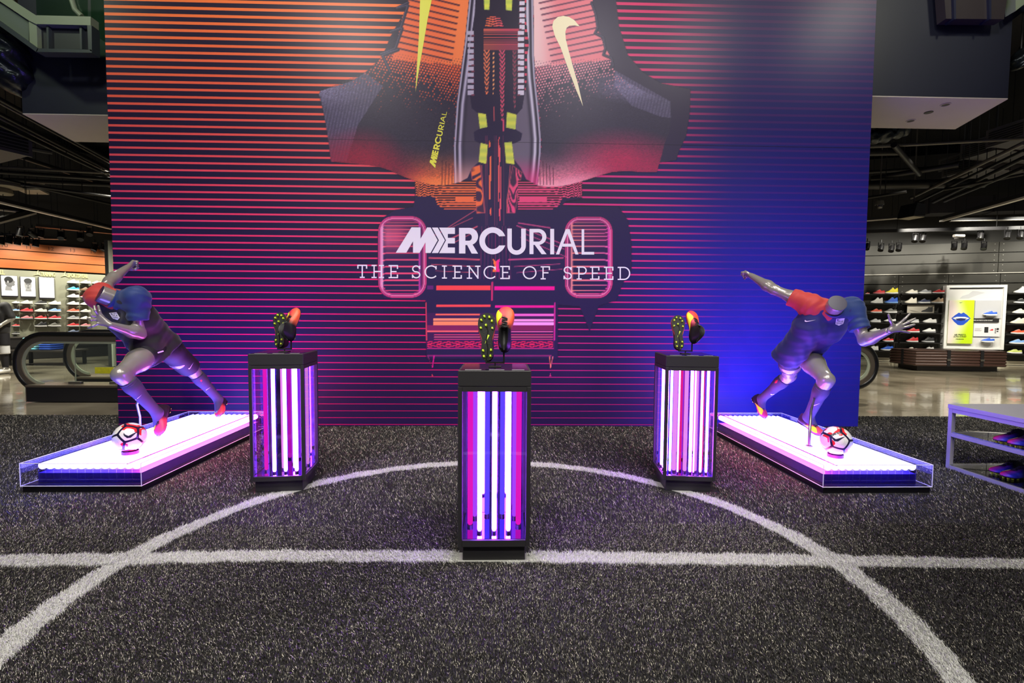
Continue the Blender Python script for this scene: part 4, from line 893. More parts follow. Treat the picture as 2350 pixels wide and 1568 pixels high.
def worn_boot(parent, an, toe, kn, key='mid', pal=CRIM):
    v = toe-an; zp = (kn-an); zp = (zp-v*zp.dot(v)/v.length_squared).normalized(); xd = (v.normalized()+zp*math.tan(math.radians(24))).normalized()
    M = frame((0, 0, 0), xd, zp); M.translation = toe-(M.to_3x3() @ Vector((.278, 0, .016)))-ORG[parent.name]
    P = boot_meshes('worn', ((214, 60, 70), (206, 44, 96), (30, 18, 30)), .055, (236, 226, 40)); b = bpy.data.objects.new('boot', P['upper']); COL.objects.link(b); b.parent = parent; b.matrix_local = M
    for nm in ('sole_plate', 'laces', 'swoosh'): o = bpy.data.objects.new(nm, P[nm]); COL.objects.link(o); o.parent = b
    for sx, sy in STUDS:
        s = bpy.data.objects.new('stud', P['stud']); COL.objects.link(s); s.parent = b; s.location = (sx, sy, .0082)
    return b
def mannequin(label, J, cfg):
    J = {k: Vector(v) for k, v in J.items()}; base = (J['toF']+J['toB'])/2; base.z = TOPZ; t = thing('running_mannequin', label, 'mannequin', base)
    lat = (J['shL']-J['shR']).normalized(); up = (J['neck']-J['pel']).normalized(); fw = lat.cross(up).normalized(); lat = up.cross(fw)*1
    lat = (J['shL']-J['shR']).normalized()
    L = lambda a, b, s: J[a]+(J[b]-J[a])*s
    hl = (J['hiF']-J['hiB']); front_is_left = cfg['front_left']; hipL, hipR = (J['hiF'], J['hiB']) if front_is_left else (J['hiB'], J['hiF'])
    pl = {1: hipL+up*.06, -1: hipR+up*.06}; sh = {1: J['shL'], -1: J['shR']}; el = {1: J['elL'], -1: J['elR']}; wr = {1: J['wrL'], -1: J['wrR']}
    nd0 = (J['head']-J['neck']).normalized()
    chest = L('pel', 'neck', .62)+fw*.012
    body = []; 
    for s in (1, -1):
        c_ = chest+lat*s*.075; body += [(pl[s], c_, .095, .105), (c_, sh[s]+(J['neck']-sh[s])*.35-up*.035, .100, .070), (J['neck']-nd0*.02, sh[s], .050, .052, .03),
                 (sh[s], sh[s]+(el[s]-sh[s])*.5, .058, .053), (sh[s]+(el[s]-sh[s])*.5, el[s], .053, .042), (el[s], el[s]+(wr[s]-el[s])*.26, .043, .049), (el[s]+(wr[s]-el[s])*.26, wr[s], .049, .028)]
        bic = (sh[s]+(el[s]-sh[s])*.55); ax_ = (el[s]-sh[s]).normalized(); inn = (wr[s]-el[s]); inn = (inn-ax_*inn.dot(ax_)).normalized() if inn.length > 0 else fw; body.append((bic-ax_*.05+inn*.014, bic+ax_*.03+inn*.014, .034, .032, .03))
    nd = (J['head']-J['neck']).normalized(); body.append((J['neck']-nd*.04, J['head']+nd*.05, .070, .073, .018))
    for f in ('F', 'B'):
        h_, k_, a_, b_, to = J['hi'+f], J['kn'+f], J['an'+f], J['ba'+f], J['to'+f]; th = (k_-h_).normalized(); sn = (a_-k_).normalized()
        back = (sn-th); back = (back-sn*back.dot(sn)); back = back.normalized() if back.length > .05 else -fw
        frt = (-sn-th*(-sn).dot(th)); frt = fw
        body += [(h_, L('hi'+f, 'kn'+f, .42)+fw*.008, .096, .094), (L('hi'+f, 'kn'+f, .42)+fw*.008, k_, .094, .060), (k_-th*.005+fw*.006, k_+sn*.03+fw*.004, .058, .053),
                 (k_, L('kn'+f, 'an'+f, .3), .053, .054), (L('kn'+f, 'an'+f, .3), a_, .052, .036), (L('kn'+f, 'an'+f, .16)+back*.016, L('kn'+f, 'an'+f, .42)+back*.014, .040, .036, .03), (a_, b_, .036, .026), (b_, to, .024, .016)]
    V, Q = grow(body, .0085, .032, clips=[(J['head'], nd)])
    hands = []
    for s, nm in ((1, 'L'), (-1, 'R')):
        hp = cfg['hand'+nm]; F_ = hp(J) if callable(hp) else hp
        fr = [tuple([Vector(q) for q in f[:3]]+[f[3]]) for f in F_]; hands.append(grow(hand_prims(wr[s], None, None, fr), .0036, .010))
    part(joinm((V, Q), *hands), 'body', SKIN, t)
    # disc closing the neck, its shade painted in as dark purple
    Mn = frame(J['head']-ORG[t.name], nd.orthogonal(), nd); MB().lathe([(.0705, -.004), (.0715, .0012), (.060, .0022)], 40, Mn).build('neck_cap', mat('neck_cap', rgb(44, 38, 62), .45), t, smooth=35)
    # shirt
    dn = cfg.get('hem', .075); tor = []
    for s in (1, -1):
        c_ = chest+lat*s*.078; tor += [(pl[s]-up*.14+lat*s*.02, pl[s], .134, .122), (pl[s], c_, .122, .130), (c_, sh[s]+(J['neck']-sh[s])*.32-up*.03, .130, .096), (J['neck']-nd*.056, sh[s], .084, .066, .05)]
    fold = cfg['fold']
    def folds(F, G):
        d1 = (J['pel']-J['shL']).normalized(); u = sum((G[i]-J['neck'][i])*up[i] for i in range(3)); v = sum((G[i]-J['neck'][i])*lat[i] for i in range(3)); wv = sum((G[i]-J['neck'][i])*fw[i] for i in range(3))
        return F+.0035*np.sin(u*42+v*26*fold+np.sin(v*19+wv*11)*1.7)*smooth01(-.05, -.16, u)+.0016*np.sin(u*88-v*40*fold+1.3*np.sin(wv*23))
    hem = J['pel']-up*dn; sv = grow(tor, .009, .045, clips=[(hem, -up)], post=folds); part(sv, 'shirt', CLOTH[cfg['shirt']], t, label=cfg['shirt_label'])
    bv = [sv]
    for s, nm in ((1, 'L'), (-1, 'R')):
        T = cfg['sleeve'+nm]; a_, e_ = sh[s], el[s]; ax_ = (e_-a_).normalized(); end = a_+(e_-a_)*T
        pr = [(J['neck']+(a_-J['neck'])*.12-nd*.050, a_, .104, .094, .04), (a_, a_+(e_-a_)*(T+.25), .090, .080, .04), (a_-up*.05-fw*.0+(J['neck']-a_)*.22, a_, .098, .082, .04)]
        fs = lambda F, G, a_=a_, ax_=ax_: F+.003*np.sin(sum((G[i]-a_[i])*ax_[i] for i in range(3))*75+2*np.sin(sum((G[i]-a_[i])*fw[i] for i in range(3))*40))
        ms = grow(pr, .008, .04, clips=[(end, ax_)], post=fs); part(ms, 'sleeve', CLOTH[cfg['col'+nm]], t, label=cfg['col'+nm]+' raglan sleeve'); bv.append(ms)
    # collar band
    Mc = frame(J['neck']+nd*.020-ORG[t.name], nd.orthogonal(), nd); MB().lathe([(.078, -.020), (.085, -.014), (.085, .008), (.080, .012), (.074, .004)], 36, Mc).build('collar', CLOTH['blue'], t, smooth=50)
    # shorts
    so = []; 
    for s in (1, -1): so.append((pl[s]+up*.03, (hipL if s > 0 else hipR), .112, .112))
    for f in ('F', 'B'):
        T = cfg['short'+f]; h_, k_ = J['hi'+f], J['kn'+f]; th = (k_-h_).normalized(); end = h_+(k_-h_)*T
        F_, lo = field(so+[(h_, h_+(k_-h_)*max(T, .05), .112, .1)], .009, .04, clips=[(end+th*.0, th)]); ms = surface_nets(F_, lo, .009) if True else None
        part(ms, 'shorts_leg', CLOTH['short'], t); bv.append(ms)
    # socks with cuff and mark
    for f in ('F', 'B'):
        k_, a_ = J['kn'+f], J['an'+f]; th = (k_-J['hi'+f]).normalized(); sn = (a_-k_).normalized(); back = (sn-th); back = back-sn*back.dot(sn); back = back.normalized() if back.length > .05 else -fw
        pr = [(k_, L('kn'+f, 'an'+f, .3), .060, .060), (L('kn'+f, 'an'+f, .3), a_, .058, .041), (L('kn'+f, 'an'+f, .15)+back*.020, L('kn'+f, 'an'+f, .42)+back*.018, .050, .042, .03), (a_, J['ba'+f], .041, .033)]
        cut = k_+(a_-k_)*.155; ms = grow(pr, .008, .03, clips=[(cut, -sn)]); sk = part(ms, 'sock', CLOTH['sock'], t); bv.append(ms)
        Ms = frame(k_+(a_-k_)*.20+back*.004-ORG[t.name], fw if abs(fw.dot(sn)) < .9 else lat, -sn)
        MB().lathe([(.062, -.018), (.0665, -.012), (.0665, -.002), (.0645, 0), (.0665, .002), (.0665, .012), (.062, .016)], 28, Ms).build('cuff', CLOTH['sock'], sk, smooth=60)
        kb = k_+(a_-k_)*.32+back*.046-ORG[t.name]; MB().lathe([(.004, -.07), (.020, -.055), (.027, -.01), (.024, .03), (.012, .06), (.003, .068)], 14, frame(kb, lat, -sn)).build('calf_stripe', mat('red_sock_panel', rgb(196, 40, 56), .7, bump=.3, bscale=90, stretch=(.1, .1, 2)), sk, smooth=70)
        worn_boot(t, a_, J['to'+f], k_)
    return t, bvh_of(*joinm(*bv))
def swoosh_px(cx, cy, s, rot=0, flip=1):
    P = [(-1, -.05), (-1.06, .18), (-.9, .30), (-.55, .26), (1.1, -.28), (-.5, .10), (-.8, .10), (-.85, .0)]; c, sn = math.cos(rot), math.sin(rot)
    return [(cx+s*(flip*x*c-y*sn), cy+s*(flip*x*sn+y*c)) for x, y in P]
RZ = lambda x, y: (1600+x/2.8, 580+y/2.8)
LZ = lambda x, y: (30+x/2.8, 580+y/2.8)
def handRL(J):
    p = lambda x, y, Y: at_y(*RZ(x, y), Y)
    return [(p(1302, 455, 3.845), p(1335, 425, 3.835), p(1366, 394, 3.835), .0105), (p(1312, 468, 3.84), p(1358, 446, 3.825), p(1400, 424, 3.82), .0108), (p(1312, 484, 3.84), p(1356, 474, 3.825), p(1396, 462, 3.82), .0104), (p(1300, 500, 3.845), p(1336, 506, 3.835), p(1366, 515, 3.83), .0095), (p(1256, 466, 3.86), p(1240, 432, 3.85), p(1230, 398, 3.85), .0118)]
def handLL(J):
    p = lambda x, y, Y: at_y(*LZ(x, y), Y)
    return [(p(548, 398, 4.00), p(528, 372, 3.97), p(522, 344, 3.98), .0105), (p(540, 412, 4.0), p(506, 404, 3.97), p(492, 388, 3.98), .0108), (p(538, 430, 4.0), p(502, 432, 3.97), p(480, 422, 3.98), .0104), (p(545, 455, 4.0), p(512, 472, 3.98), p(482, 482, 3.98), .0095), (p(570, 412, 4.03), p(556, 378, 4.02), p(548, 344, 4.02), .0118)]
JR = {'pel':(2.849,4.538,0.996),'neck':(2.905,4.170,1.380),'head':(2.878,4.064,1.434),'shR':(2.765,4.254,1.420),'elR':(2.533,4.439,1.567),'wrR':(2.433,4.647,1.707),'hdR':(2.419,4.733,1.729),'shL':(3.115,4.223,1.391),'elL':(3.159,4.110,1.110),'wrL':(3.185,3.870,1.208),'hdL':(3.163,3.768,1.241),
      'hiF':(2.938,4.580,0.972),'knF':(2.894,4.191,0.759),'anF':(2.884,4.404,0.379),'baF':(2.928,4.338,0.255),'toF':(2.929,4.261,0.243),'hiB':(2.753,4.496,0.963),'knB':(2.943,4.820,0.720),'anB':(2.834,5.119,0.433),'baB':(2.826,5.093,0.283),'toB':(2.830,5.038,0.239)}
JL = {'pel':(-3.129,4.541,1.008),'neck':(-3.298,4.266,1.421),'head':(-3.370,4.186,1.469),'shR':(-3.473,4.308,1.443),'elR':(-3.568,4.550,1.595),'wrR':(-3.571,4.775,1.745),'hdR':(-3.569,4.854,1.787),'shL':(-3.118,4.261,1.437),'elL':(-3.110,4.275,1.124),'wrL':(-3.171,4.037,1.208),'hdL':(-3.172,3.939,1.259),
      'hiF':(-3.141,4.450,0.969),'knF':(-3.108,4.045,0.801),'anF':(-2.993,4.288,0.436),'baF':(-3.004,4.316,0.262),'toF':(-2.965,4.255,0.243),'hiB':(-3.114,4.640,0.971),'knB':(-3.131,5.012,0.727),'anB':(-3.005,5.230,0.392),'baB':(-2.964,5.156,0.267),'toB':(-2.929,5.105,0.238)}
fistR = lambda J: fist(J['wrR'], J['hdR'], Vector((0, -.3, -1)), 1)
MR, BR = mannequin('headless graphite sprinting mannequin in navy football kit with one red sleeve', JR, dict(front_left=True, handL=handRL, handR=lambda J: fist(J['wrR'], J['hdR'], Vector((-.8, -.2, -.5)), 1), sleeveL=.66, sleeveR=.52, colL='blue', colR='red', shirt='navy', shirt_label='navy shirt body', shortF=.34, shortB=.55, fold=1, hem=.07))
ML, BL = mannequin('headless graphite sprinting mannequin in black football kit with a blue sleeve, before stripes', JL, dict(front_left=False, handL=handLL, handR=lambda J: fist(J['wrR'], J['hdR'], Vector((.7, -.3, -.6)), 1), sleeveL=.62, sleeveR=.4, colL='blue', colR='red', shirt='black', shirt_label='black shirt body', shortF=.30, shortB=.86, fold=-1, hem=.08))
WV = mat('white_badge', rgb(226, 222, 236), .6); NV = mat('badge_navy', rgb(30, 26, 84), .6)
def crest(bvh, q, parent):               # q maps unit badge coords to photo coords
    c = decal(bvh, [[q(x, y) for x, y in ((0, 0), (1, 0), (.97, .75), (.5, 1), (.03, .75))]], 'crest', WV, parent, .003)
    if c is None: return
    decal(bvh, [[q(x, y) for x, y in ((.07, .06), (.93, .06), (.90, .48), (.10, .48))]], 'crest_field', NV, c, .0042)
    U = [[(.14, .12), (.14, .40), (.34, .40), (.34, .12)], [(.60, .13), (.42, .13), (.42, .26), (.60, .26), (.60, .41), (.42, .41)], [(.68, .44), (.68, .13), (.86, .13), (.86, .44)], [(.68, .29), (.86, .29)]]
    L_ = []
    for l in U:
        for (ax, ay), (bx, by) in zip(l[:-1], l[1:]):
            wd = .035; d = math.hypot(bx-ax, by-ay); nx, ny = -(by-ay)/d*wd, (bx-ax)/d*wd; L_.append([q(ax+nx, ay+ny), q(bx+nx, by+ny), q(bx-nx, by-ny), q(ax-nx, ay-ny)])
    decal(bvh, L_, 'lettering', WV, c, .0052, 1)
    decal(bvh, [[q(x0, .54), q(x0+.07, .54), q(x0+.07, .80 if .2 < x0 < .75 else .72), q(x0, .80 if .2 < x0 < .75 else .72)] for x0 in np.linspace(.10, .83, 6)], 'crest_bars', NV, c, .0044, 1)
qz = lambda ox, oy, ux, uy, vx, vy: (lambda x, y: (ox+ux*x+vx*y, oy+uy*x+vy*y))
crest(BR, qz(1680+1705/7.128, 600+940/7.128, 138/7.128, -10/7.128, -25/7.128, 118/7.128), MR)
crest(BL, qz(180+458/6.533, 580+905/6.533, 112/6.533, -12/6.533, 72/6.533, 112/6.533), ML)
for bv_, par, px_, py_, s_, r_, fl in ((BR, MR, 1680+1278/7.128, 600+972/7.128, 12, .1, 1), (BR, MR, 1777, 905, 8, .05, 1), (BR, MR, 1873, 929, 9, -.05, 1), (BL, ML, 230+1130/5.406, 780+325/5.406, 9, -.75, 1), (BL, ML, 230+465/5.406, 780+725/5.406, 11, -.45, 1), (BL, ML, 230+1310/5.406, 780+625/5.406, 11, -.3, 1)):
    decal(bv_, [swoosh_px(px_, py_, s_, r_, fl)], 'swoosh', WV, par, .003)
decal(BL, [[(180+x/6.533, 580+y/6.533) for x, y in ((1185, 1492), (1272, 1465), (1280, 1485), (1192, 1512))]], 'hem_tag', WV, ML, .003)
# support rods
rr = thing('support_rod', 'purple-lit steel rod bracing the red-sleeved mannequin calf', 'support rod', (2.626, 3.985, TOPZ)); MB().cbox((-.02, -.02, 0), (.02, .02, .012), .002).build('foot_plate', STEEL, rr)
MB().tube([(2.626, 3.985, TOPZ+.008), (2.63, 3.99, .36), (2.72, 4.12, .50), (2.86, 4.29, .585)], .011, 8).build('rod', STEEL, rr, world=True, smooth=60)
rl = thing('support_rod', 'purple-lit steel rod bracing the calf of the mannequin before stripes', 'support rod', (-3.30, 4.50, TOPZ)); MB().cbox((-.02, -.02, 0), (.02, .02, .012), .002).build('foot_plate', STEEL, rl)
MB().tube([(-3.30, 4.50, TOPZ+.008), (-3.30, 4.50, .36), (-3.22, 4.36, .50), (-3.06, 4.19, .60)], .011, 8).build('rod', STEEL, rl, world=True, smooth=60)
# ================================================================ shoe walls behind, escalator, bench, rack
def text_mesh(txt, name, m, parent, M, size=1.0, sx=1.0, bold=0.0, depth=0.0):
    cu = bpy.data.curves.new(name, 'FONT'); cu.body = txt; cu.size = size; cu.align_x = 'LEFT'; cu.offset = bold; cu.extrude = depth; cu.resolution_u = 3
    ob = bpy.data.objects.new(name, cu); COL.objects.link(ob); dg = bpy.context.evaluated_depsgraph_get(); me = bpy.data.meshes.new_from_object(ob.evaluated_get(dg)); bpy.data.objects.remove(ob); bpy.data.curves.remove(cu)
    me.transform(M @ Matrix.Diagonal((sx, 1, 1, 1))); me.materials.clear(); return finish(me, name, m, parent)
class Plane:                                # a standing wall met by the view rays
    def __init__(s, a, e):
        s.a = Vector((a[0], a[1], 0)); s.e = Vector((e[0], e[1], 0)).normalized(); s.n = Vector((s.e.y, -s.e.x, 0))
        if s.n.dot(-s.a) < 0: s.n = -s.n
    def at(s, px, py, off=0.0):
        d = ray(px, py); q = s.a+s.n*off; t = q.dot(s.n)/d.dot(s.n); p = d*t; p.z += CAM_H; return p
    def st(s, px, py, off=0.0): p = s.at(px, py, off); return (p-s.a).dot(s.e), p.z
    def pt(s, u, z, off=0.0): p = s.a+s.e*u+s.n*off; return Vector((p.x, p.y, z))
    def M(s, u, z, off=0.0):                # local frame: x along wall, y up, z out of the wall
        o = s.pt(u, z, off); M = Matrix.Identity(4)
        for i in range(3): M[i][0], M[i][1], M[i][2], M[i][3] = s.e[i], (0, 0, 1)[i], s.n[i], o[i]
        return M
    def slab(s, mb, u0, u1, z0, z1, o0, o1): return mb.box((u0, z0, o0), (u1, z1, o1), s.M(0, 0, 0))
LW = Plane((-14.0, 14.0), (1.58, 1.80)); RW = Plane((12.064, 14.649), (3.103, -1.079))
# ---------------------------------------------------------------- sneakers
def sneaker_mesh(hi):
    X = [0, .012, .04, .08, .12, .16, .20, .24, .27, .29, .30]; W = [.012, .028, .037, .039, .036, .038, .046, .049, .042, .028, .008]
    Ht = [.07+hi*.6, .10+hi, .095+hi*.85, .082+hi*.6, .108+hi*.8, .098+hi*.25, .078, .062, .052, .042, .03]; rings = []
    for i, x in enumerate(X):
        r = []
        for k in range(13):
            a = PI*k/12; c, s_ = math.cos(a), math.sin(a); sq = abs(s_)**.75
            dip = -.016 if (1 <= i <= 3 and 4 <= k <= 8) else 0
            r.append((x, W[i]*(1 if c >= 0 else -1)*abs(c)**.6*(1-.22*sq*(1 if i < 6 else .2)), .026+(Ht[i]-.026)*sq+dip))
        rings.append(r)
    up = MB().loft(rings, closed=True, caps=True).build('upper', WHITE, smooth=60).data
    lp = [(x-.004 if i < 3 else x+.003, w_*1.10+.002) for i, (x, w_) in enumerate(zip(X, W))]; loop = [(x, y) for x, y in lp]+[(x, -y) for x, y in lp[::-1]]
    so = MB().loft([[(x, y*.96, .004 if x < .22 else .004+(x-.22)*.12) for x, y in loop], [(x, y, .014+(max(0, x-.22)*.12)) for x, y in loop], [(x, y*.98, .032+(.006 if x < .08 else 0)+max(0, x-.22)*.05) for x, y in loop]]).build('sole', WHITE, smooth=40).data
    lc = MB()
    for k in range(4): x = .135+k*.022; h_ = float(np.interp(x, X, Ht)); lc.box((x, -.02, h_-.006), (x+.008, .02, h_+.003))
    lc = lc.build('laces', WHITE).data
    for nm in (up, so, lc):
        for ob in list(bpy.data.objects):
            if ob.type == 'MESH' and ob.data == nm: bpy.data.objects.remove(ob)
    return up, so, lc
SN = {'low': sneaker_mesh(0), 'high': sneaker_mesh(.055), 'run': sneaker_mesh(-.008)}
COLS = dict(white=(236, 234, 228), cream=(222, 214, 196), grey=(150, 150, 152), lightgrey=(196, 196, 196), black=(34, 34, 36), red=(206, 40, 44), crimson=(184, 30, 46), pink=(214, 128, 132), orange=(232, 88, 52), blue=(40, 92, 200), sky=(60, 160, 214), lightblue=(130, 172, 226), navy=(44, 54, 88), teal=(120, 190, 190), brown=(132, 104, 78), tan=(206, 176, 142), yellow=(226, 210, 40), olive=(96, 94, 84), slate=(104, 116, 140), lime=(196, 206, 110))
def shoe_mat(c): return mat('shoe_'+c, rgb(*COLS[c]), .55, bump=.08, bscale=160)
def sneaker(label, kind, col, sole, pos, xdir, length, group):
    up, so, lc = SN[kind]; o = bpy.data.objects.new('trainer_shoe', up); COL.objects.link(o); s_ = length/.30
    M = frame(pos, xdir, (0, 0, 1)); o.matrix_world = M @ Matrix.Diagonal((s_, s_, s_*1.22, 1)); tag(o, label, 'shoe', group)
    o.material_slots[0].link = 'OBJECT'; o.material_slots[0].material = shoe_mat(col)
    for nm, me, c in (('sole', so, sole), ('laces', lc, 'white' if col != 'white' else 'lightgrey')):
        q = bpy.data.objects.new(nm, me); COL.objects.link(q); q.parent = o; q.material_slots[0].link = 'OBJECT'; q.material_slots[0].material = shoe_mat(c)
    return o
# ---------------------------------------------------------------- wall with portraits
GREENW = mat('sage_grey_panel', rgb(150, 150, 128), .55, noise=.08, nscale=1.2)
lo_u, hi_u = -2.6, 5.5
mb = MB(); LW.slab(mb, lo_u, hi_u, 0, 6.2, -.3, 0); o = mb.build('wall_left', mat('shop_wall_dark', rgb(40, 38, 34), .6)); o['kind'] = 'structure'; o['label'] = 'dark shop wall behind the portraits and shoes'; WL = o
zc = lambda y: LW.st(125, y)[1]
ZB = [zc(622.5), zc(602.5), zc(582), zc(564)]
mb = MB(); LW.slab(mb, lo_u, hi_u, .62, ZB[0]-.03, 0, .05); mb.build('panel', GREENW, WL)
WOOD = mat('orange_stained_plank', rgb(176, 96, 44), .42, noise=.22, nscale=3.0, stretch=(1, 1, 9))
for k in range(3):
    mb = MB(); LW.slab(mb, lo_u, hi_u, ZB[k]+.012, ZB[k+1]-.012, .0, .10); mb.build('plank', WOOD, WL)
for txt, px_ in (('10', 0), ('11', 56), ('12', 107), ('13', 157), ('14', 204)):
    u, z = LW.st(px_, 520+ (270+ px_*.51)/6.53 if False else 563+px_*.075+1.5); text_mesh(txt, 'plank_number', mat('stencil_brown', rgb(84, 42, 18), .6), WL, LW.M(u, z-.03, .102), .15)
CREAM = mat('cream_sign_letters', rgb(226, 214, 150), .5)
for txt, x0, x1, yb, jump in (('BASKETBALL', -60, 10, 627, 0), ('TRAINING', 79, 125.5, 633, 1), ('SPORTSWEAR', 141.6, 201, 636, 1)):
    u0, z0 = LW.st(x0, yb); u1, _ = LW.st(x1, yb); t = thing('wall_sign', 'raised cream letters reading %s under the orange planks' % txt, 'sign', LW.pt(u0, z0, .05))
    g = .13 if jump else 0; M0 = Matrix.Translation(-ORG[t.name]) @ LW.M(u0+g, z0, .062)
    tm = text_mesh(txt, 'lettering', CREAM, t, Matrix.Identity(4), .17, 1, .006, .012); bx = [v.co.x for v in tm.data.vertices]; sx_ = (u1-u0-g)/(max(bx)-min(bx)); tm.data.transform(M0 @ Matrix.Diagonal((sx_, 1, 1, 1)))
    if jump:
        P = [(0, 0), (.03, .02), (.055, .05), (.07, .05), (.075, .10), (.10, .16), (.115, .155), (.10, .11), (.10, .07), (.13, .04), (.155, .0), (.12, .03), (.08, .03), (.05, .02)]
        mm = MB(); MM = Matrix.Translation(-ORG[t.name]) @ LW.M(u0-.03, z0, .06); mm.prism([MM @ Vector((x, y, 0)) for x, y in P], (MM.to_3x3() @ Vector((0, 0, .015)))); mm.build('leaping_figure_mark', CREAM, t)
# posters
def poster(name, label, x0, x1, y0, y1, draw):
    um, zm = LW.st((x0+x1)/2, (y0+y1)/2); ua, _ = LW.st(x0, y0); ub, _ = LW.st(x1, y0); _, za = LW.st((x0+x1)/2, y1); _, zb_ = LW.st((x0+x1)/2, y0)
    t = thing(name, label, 'poster', LW.pt(um, za, .05)); mb = MB(); MM = Matrix.Translation(-ORG[t.name]) @ LW.M(um, za, .05); W_, H_ = ub-ua, zb_-za
    MB().box((-W_/2, 0, 0), (W_/2, H_, .05), MM).build('backing', mat('poster_frame_black', rgb(26, 22, 34), .5), t)
    MB().box((-W_/2+.012, .03, .05), (W_/2-.006, H_-.006, .054), MM).build('sheet', mat('poster_sheet', rgb(238, 236, 240), .45), t)
    for i, (nm, c, P) in enumerate(draw): mq = MB(); mq.add([MM @ Vector((x*W_-W_/2, y*H_, .0555+.0008*i)) for x, y in P], tris2d(P)); mq.build(nm, mat('print_grey_%d' % c, rgb(c, c, c), .5), t)
el = lambda cx, cy, rx, ry, a0=0, a1=360, n=20: [(cx+rx*math.cos(math.radians(a0+(a1-a0)*i/n)), cy+ry*math.sin(math.radians(a0+(a1-a0)*i/n))) for i in range(n)]
poster('wall_poster', 'white poster with a grey profile portrait on the sage wall', 1, 40, 633, 681.5, [('neck_print', 150, [(.28, .48), (.42, .56), (.66, .5), (.6, .40), (.7, .3), (.25, .3)]), ('face_print', 118, el(.52, .70, .27, .23)), ('jaw_print', 128, [(.45, .55), (.78, .52), (.84, .60), (.80, .66), (.87, .70), (.78, .78), (.5, .7)]), ('hair_print', 46, el(.47, .80, .26, .15)), ('ear_print', 176, el(.43, .70, .05, .06))])
poster('wall_poster', 'white poster with a grey front-facing portrait on the sage wall', 45.5, 81, 636, 683, [('neck_print', 150, [(.32, .30), (.38, .50), (.66, .50), (.72, .30)]), ('face_print', 168, el(.51, .62, .235, .27)), ('hair_print', 70, el(.51, .80, .26, .13)), ('brow_print', 96, [(.34, .68), (.47, .66), (.55, .66), (.69, .68), (.67, .65), (.53, .63), (.35, .65)]), ('eye_print', 60, el(.41, .635, .035, .012)), ('eye_print', 60, el(.61, .635, .035, .012)), ('nose_print', 128, [(.48, .62), (.54, .62), (.56, .53), (.46, .53)]), ('mouth_print', 96, el(.51, .475, .08, .016))])
poster('wall_poster', 'blank white poster on the sage wall below TRAINING sign', 88, 124, 637, 686, [])
LEDGE = mat('dark_shoe_ledge', rgb(42, 38, 34), .6)
def lshoe(label, x0, x1, yb, kind, col, sole, y_off=0):
    ua, z = LW.st(x0, yb); ub, _ = LW.st(x1, yb); ln = ub-ua; um = (ua+ub)/2
    P = thing('shoe_ledge', 'ledge under the '+label.replace(' with', ',').split(',')[0]+', '+label.split(', ', 1)[1], 'ledge', LW.pt(um, z-.02, .05), group='ledges of the sage shoe wall')
    out = []
    for i in range(28):
        a = 2*PI*i/28; c, s_ = math.cos(a), math.sin(a); out.append((c*ln*.5, .115+s_*(.058+.018*abs(c)**1.5)))
    m2 = MB(); MM = Matrix.Translation(-ORG[P.name]) @ LW.M(um, z-.022, 0.0)
    m2.prism([MM @ Vector((x, 0, d)) for x, d in out], (0, 0, .018)); m2.box((-ln*.2, 0, .04), (ln*.2, .016, .10), MM); m2.build('plate', LEDGE, P)
    sneaker(label, kind, col, sole, LW.pt(ub, z-.004, .165), -LW.e, ln, 'trainers on the sage shoe wall')
rows = ['top', 'second', 'third', 'fourth', 'fifth', 'sixth', 'seventh', 'eighth']
X6 = lambda x: x/6.532; Y6 = lambda y: 520+y/6.532
def put(col_lab, x0, x1, items):
    for r, yb, kind, col, sole, look in items: lshoe('%s, %s row of the %s' % (look, r, col_lab), X6(x0), X6(x1), Y6(yb), kind, col, sole)
put('column beside the black-shirted mannequin', 165, 285, [('top', 1150, 'low', 'white', 'white', 'white trainer'), ('second', 1265, 'run', 'lightblue', 'white', 'pale blue trainer'), ('third', 1380, 'low', 'teal', 'white', 'pale teal trainer'), ('fourth', 1495, 'low', 'red', 'white', 'red trainer'), ('fifth', 1610, 'run', 'black', 'white', 'black trainer')])
put('column below the front-facing portrait', 292, 482, [('top', 1158, 'low', 'lightgrey', 'white', 'light grey trainer'), ('second', 1275, 'low', 'red', 'pink', 'red trainer with pink sole'), ('third', 1388, 'run', 'pink', 'grey', 'dusty pink trainer')])
put('middle column below TRAINING sign', 505, 690, [('top', 1163, 'low', 'black', 'white', 'black trainer'), ('second', 1278, 'run', 'cream', 'white', 'cream trainer'), ('third', 1388, 'run', 'red', 'white', 'red trainer'), ('fourth', 1500, 'high', 'black', 'white', 'black high trainer')])
put('end column below the blank poster', 706, 900, [('top', 1170, 'low', 'white', 'white', 'white trainer'), ('second', 1280, 'run', 'lightblue', 'white', 'light blue trainer'), ('third', 1388, 'run', 'crimson', 'white', 'dark red trainer'), ('fourth', 1498, 'run', 'olive', 'white', 'grey-green trainer')])
put('first column below SPORTSWEAR sign', 988, 1172, [('top', 850, 'low', 'white', 'white', 'white trainer'), ('second', 957, 'low', 'sky', 'white', 'sky blue trainer'), ('third', 1064, 'low', 'white', 'white', 'white trainer'), ('fourth', 1172, 'run', 'lightgrey', 'white', 'light grey trainer'), ('fifth', 1282, 'run', 'orange', 'white', 'orange trainer'), ('sixth', 1388, 'run', 'grey', 'white', 'grey trainer'), ('seventh', 1498, 'run', 'red', 'white', 'red trainer'), ('eighth', 1600, 'run', 'slate', 'white', 'slate blue trainer')])
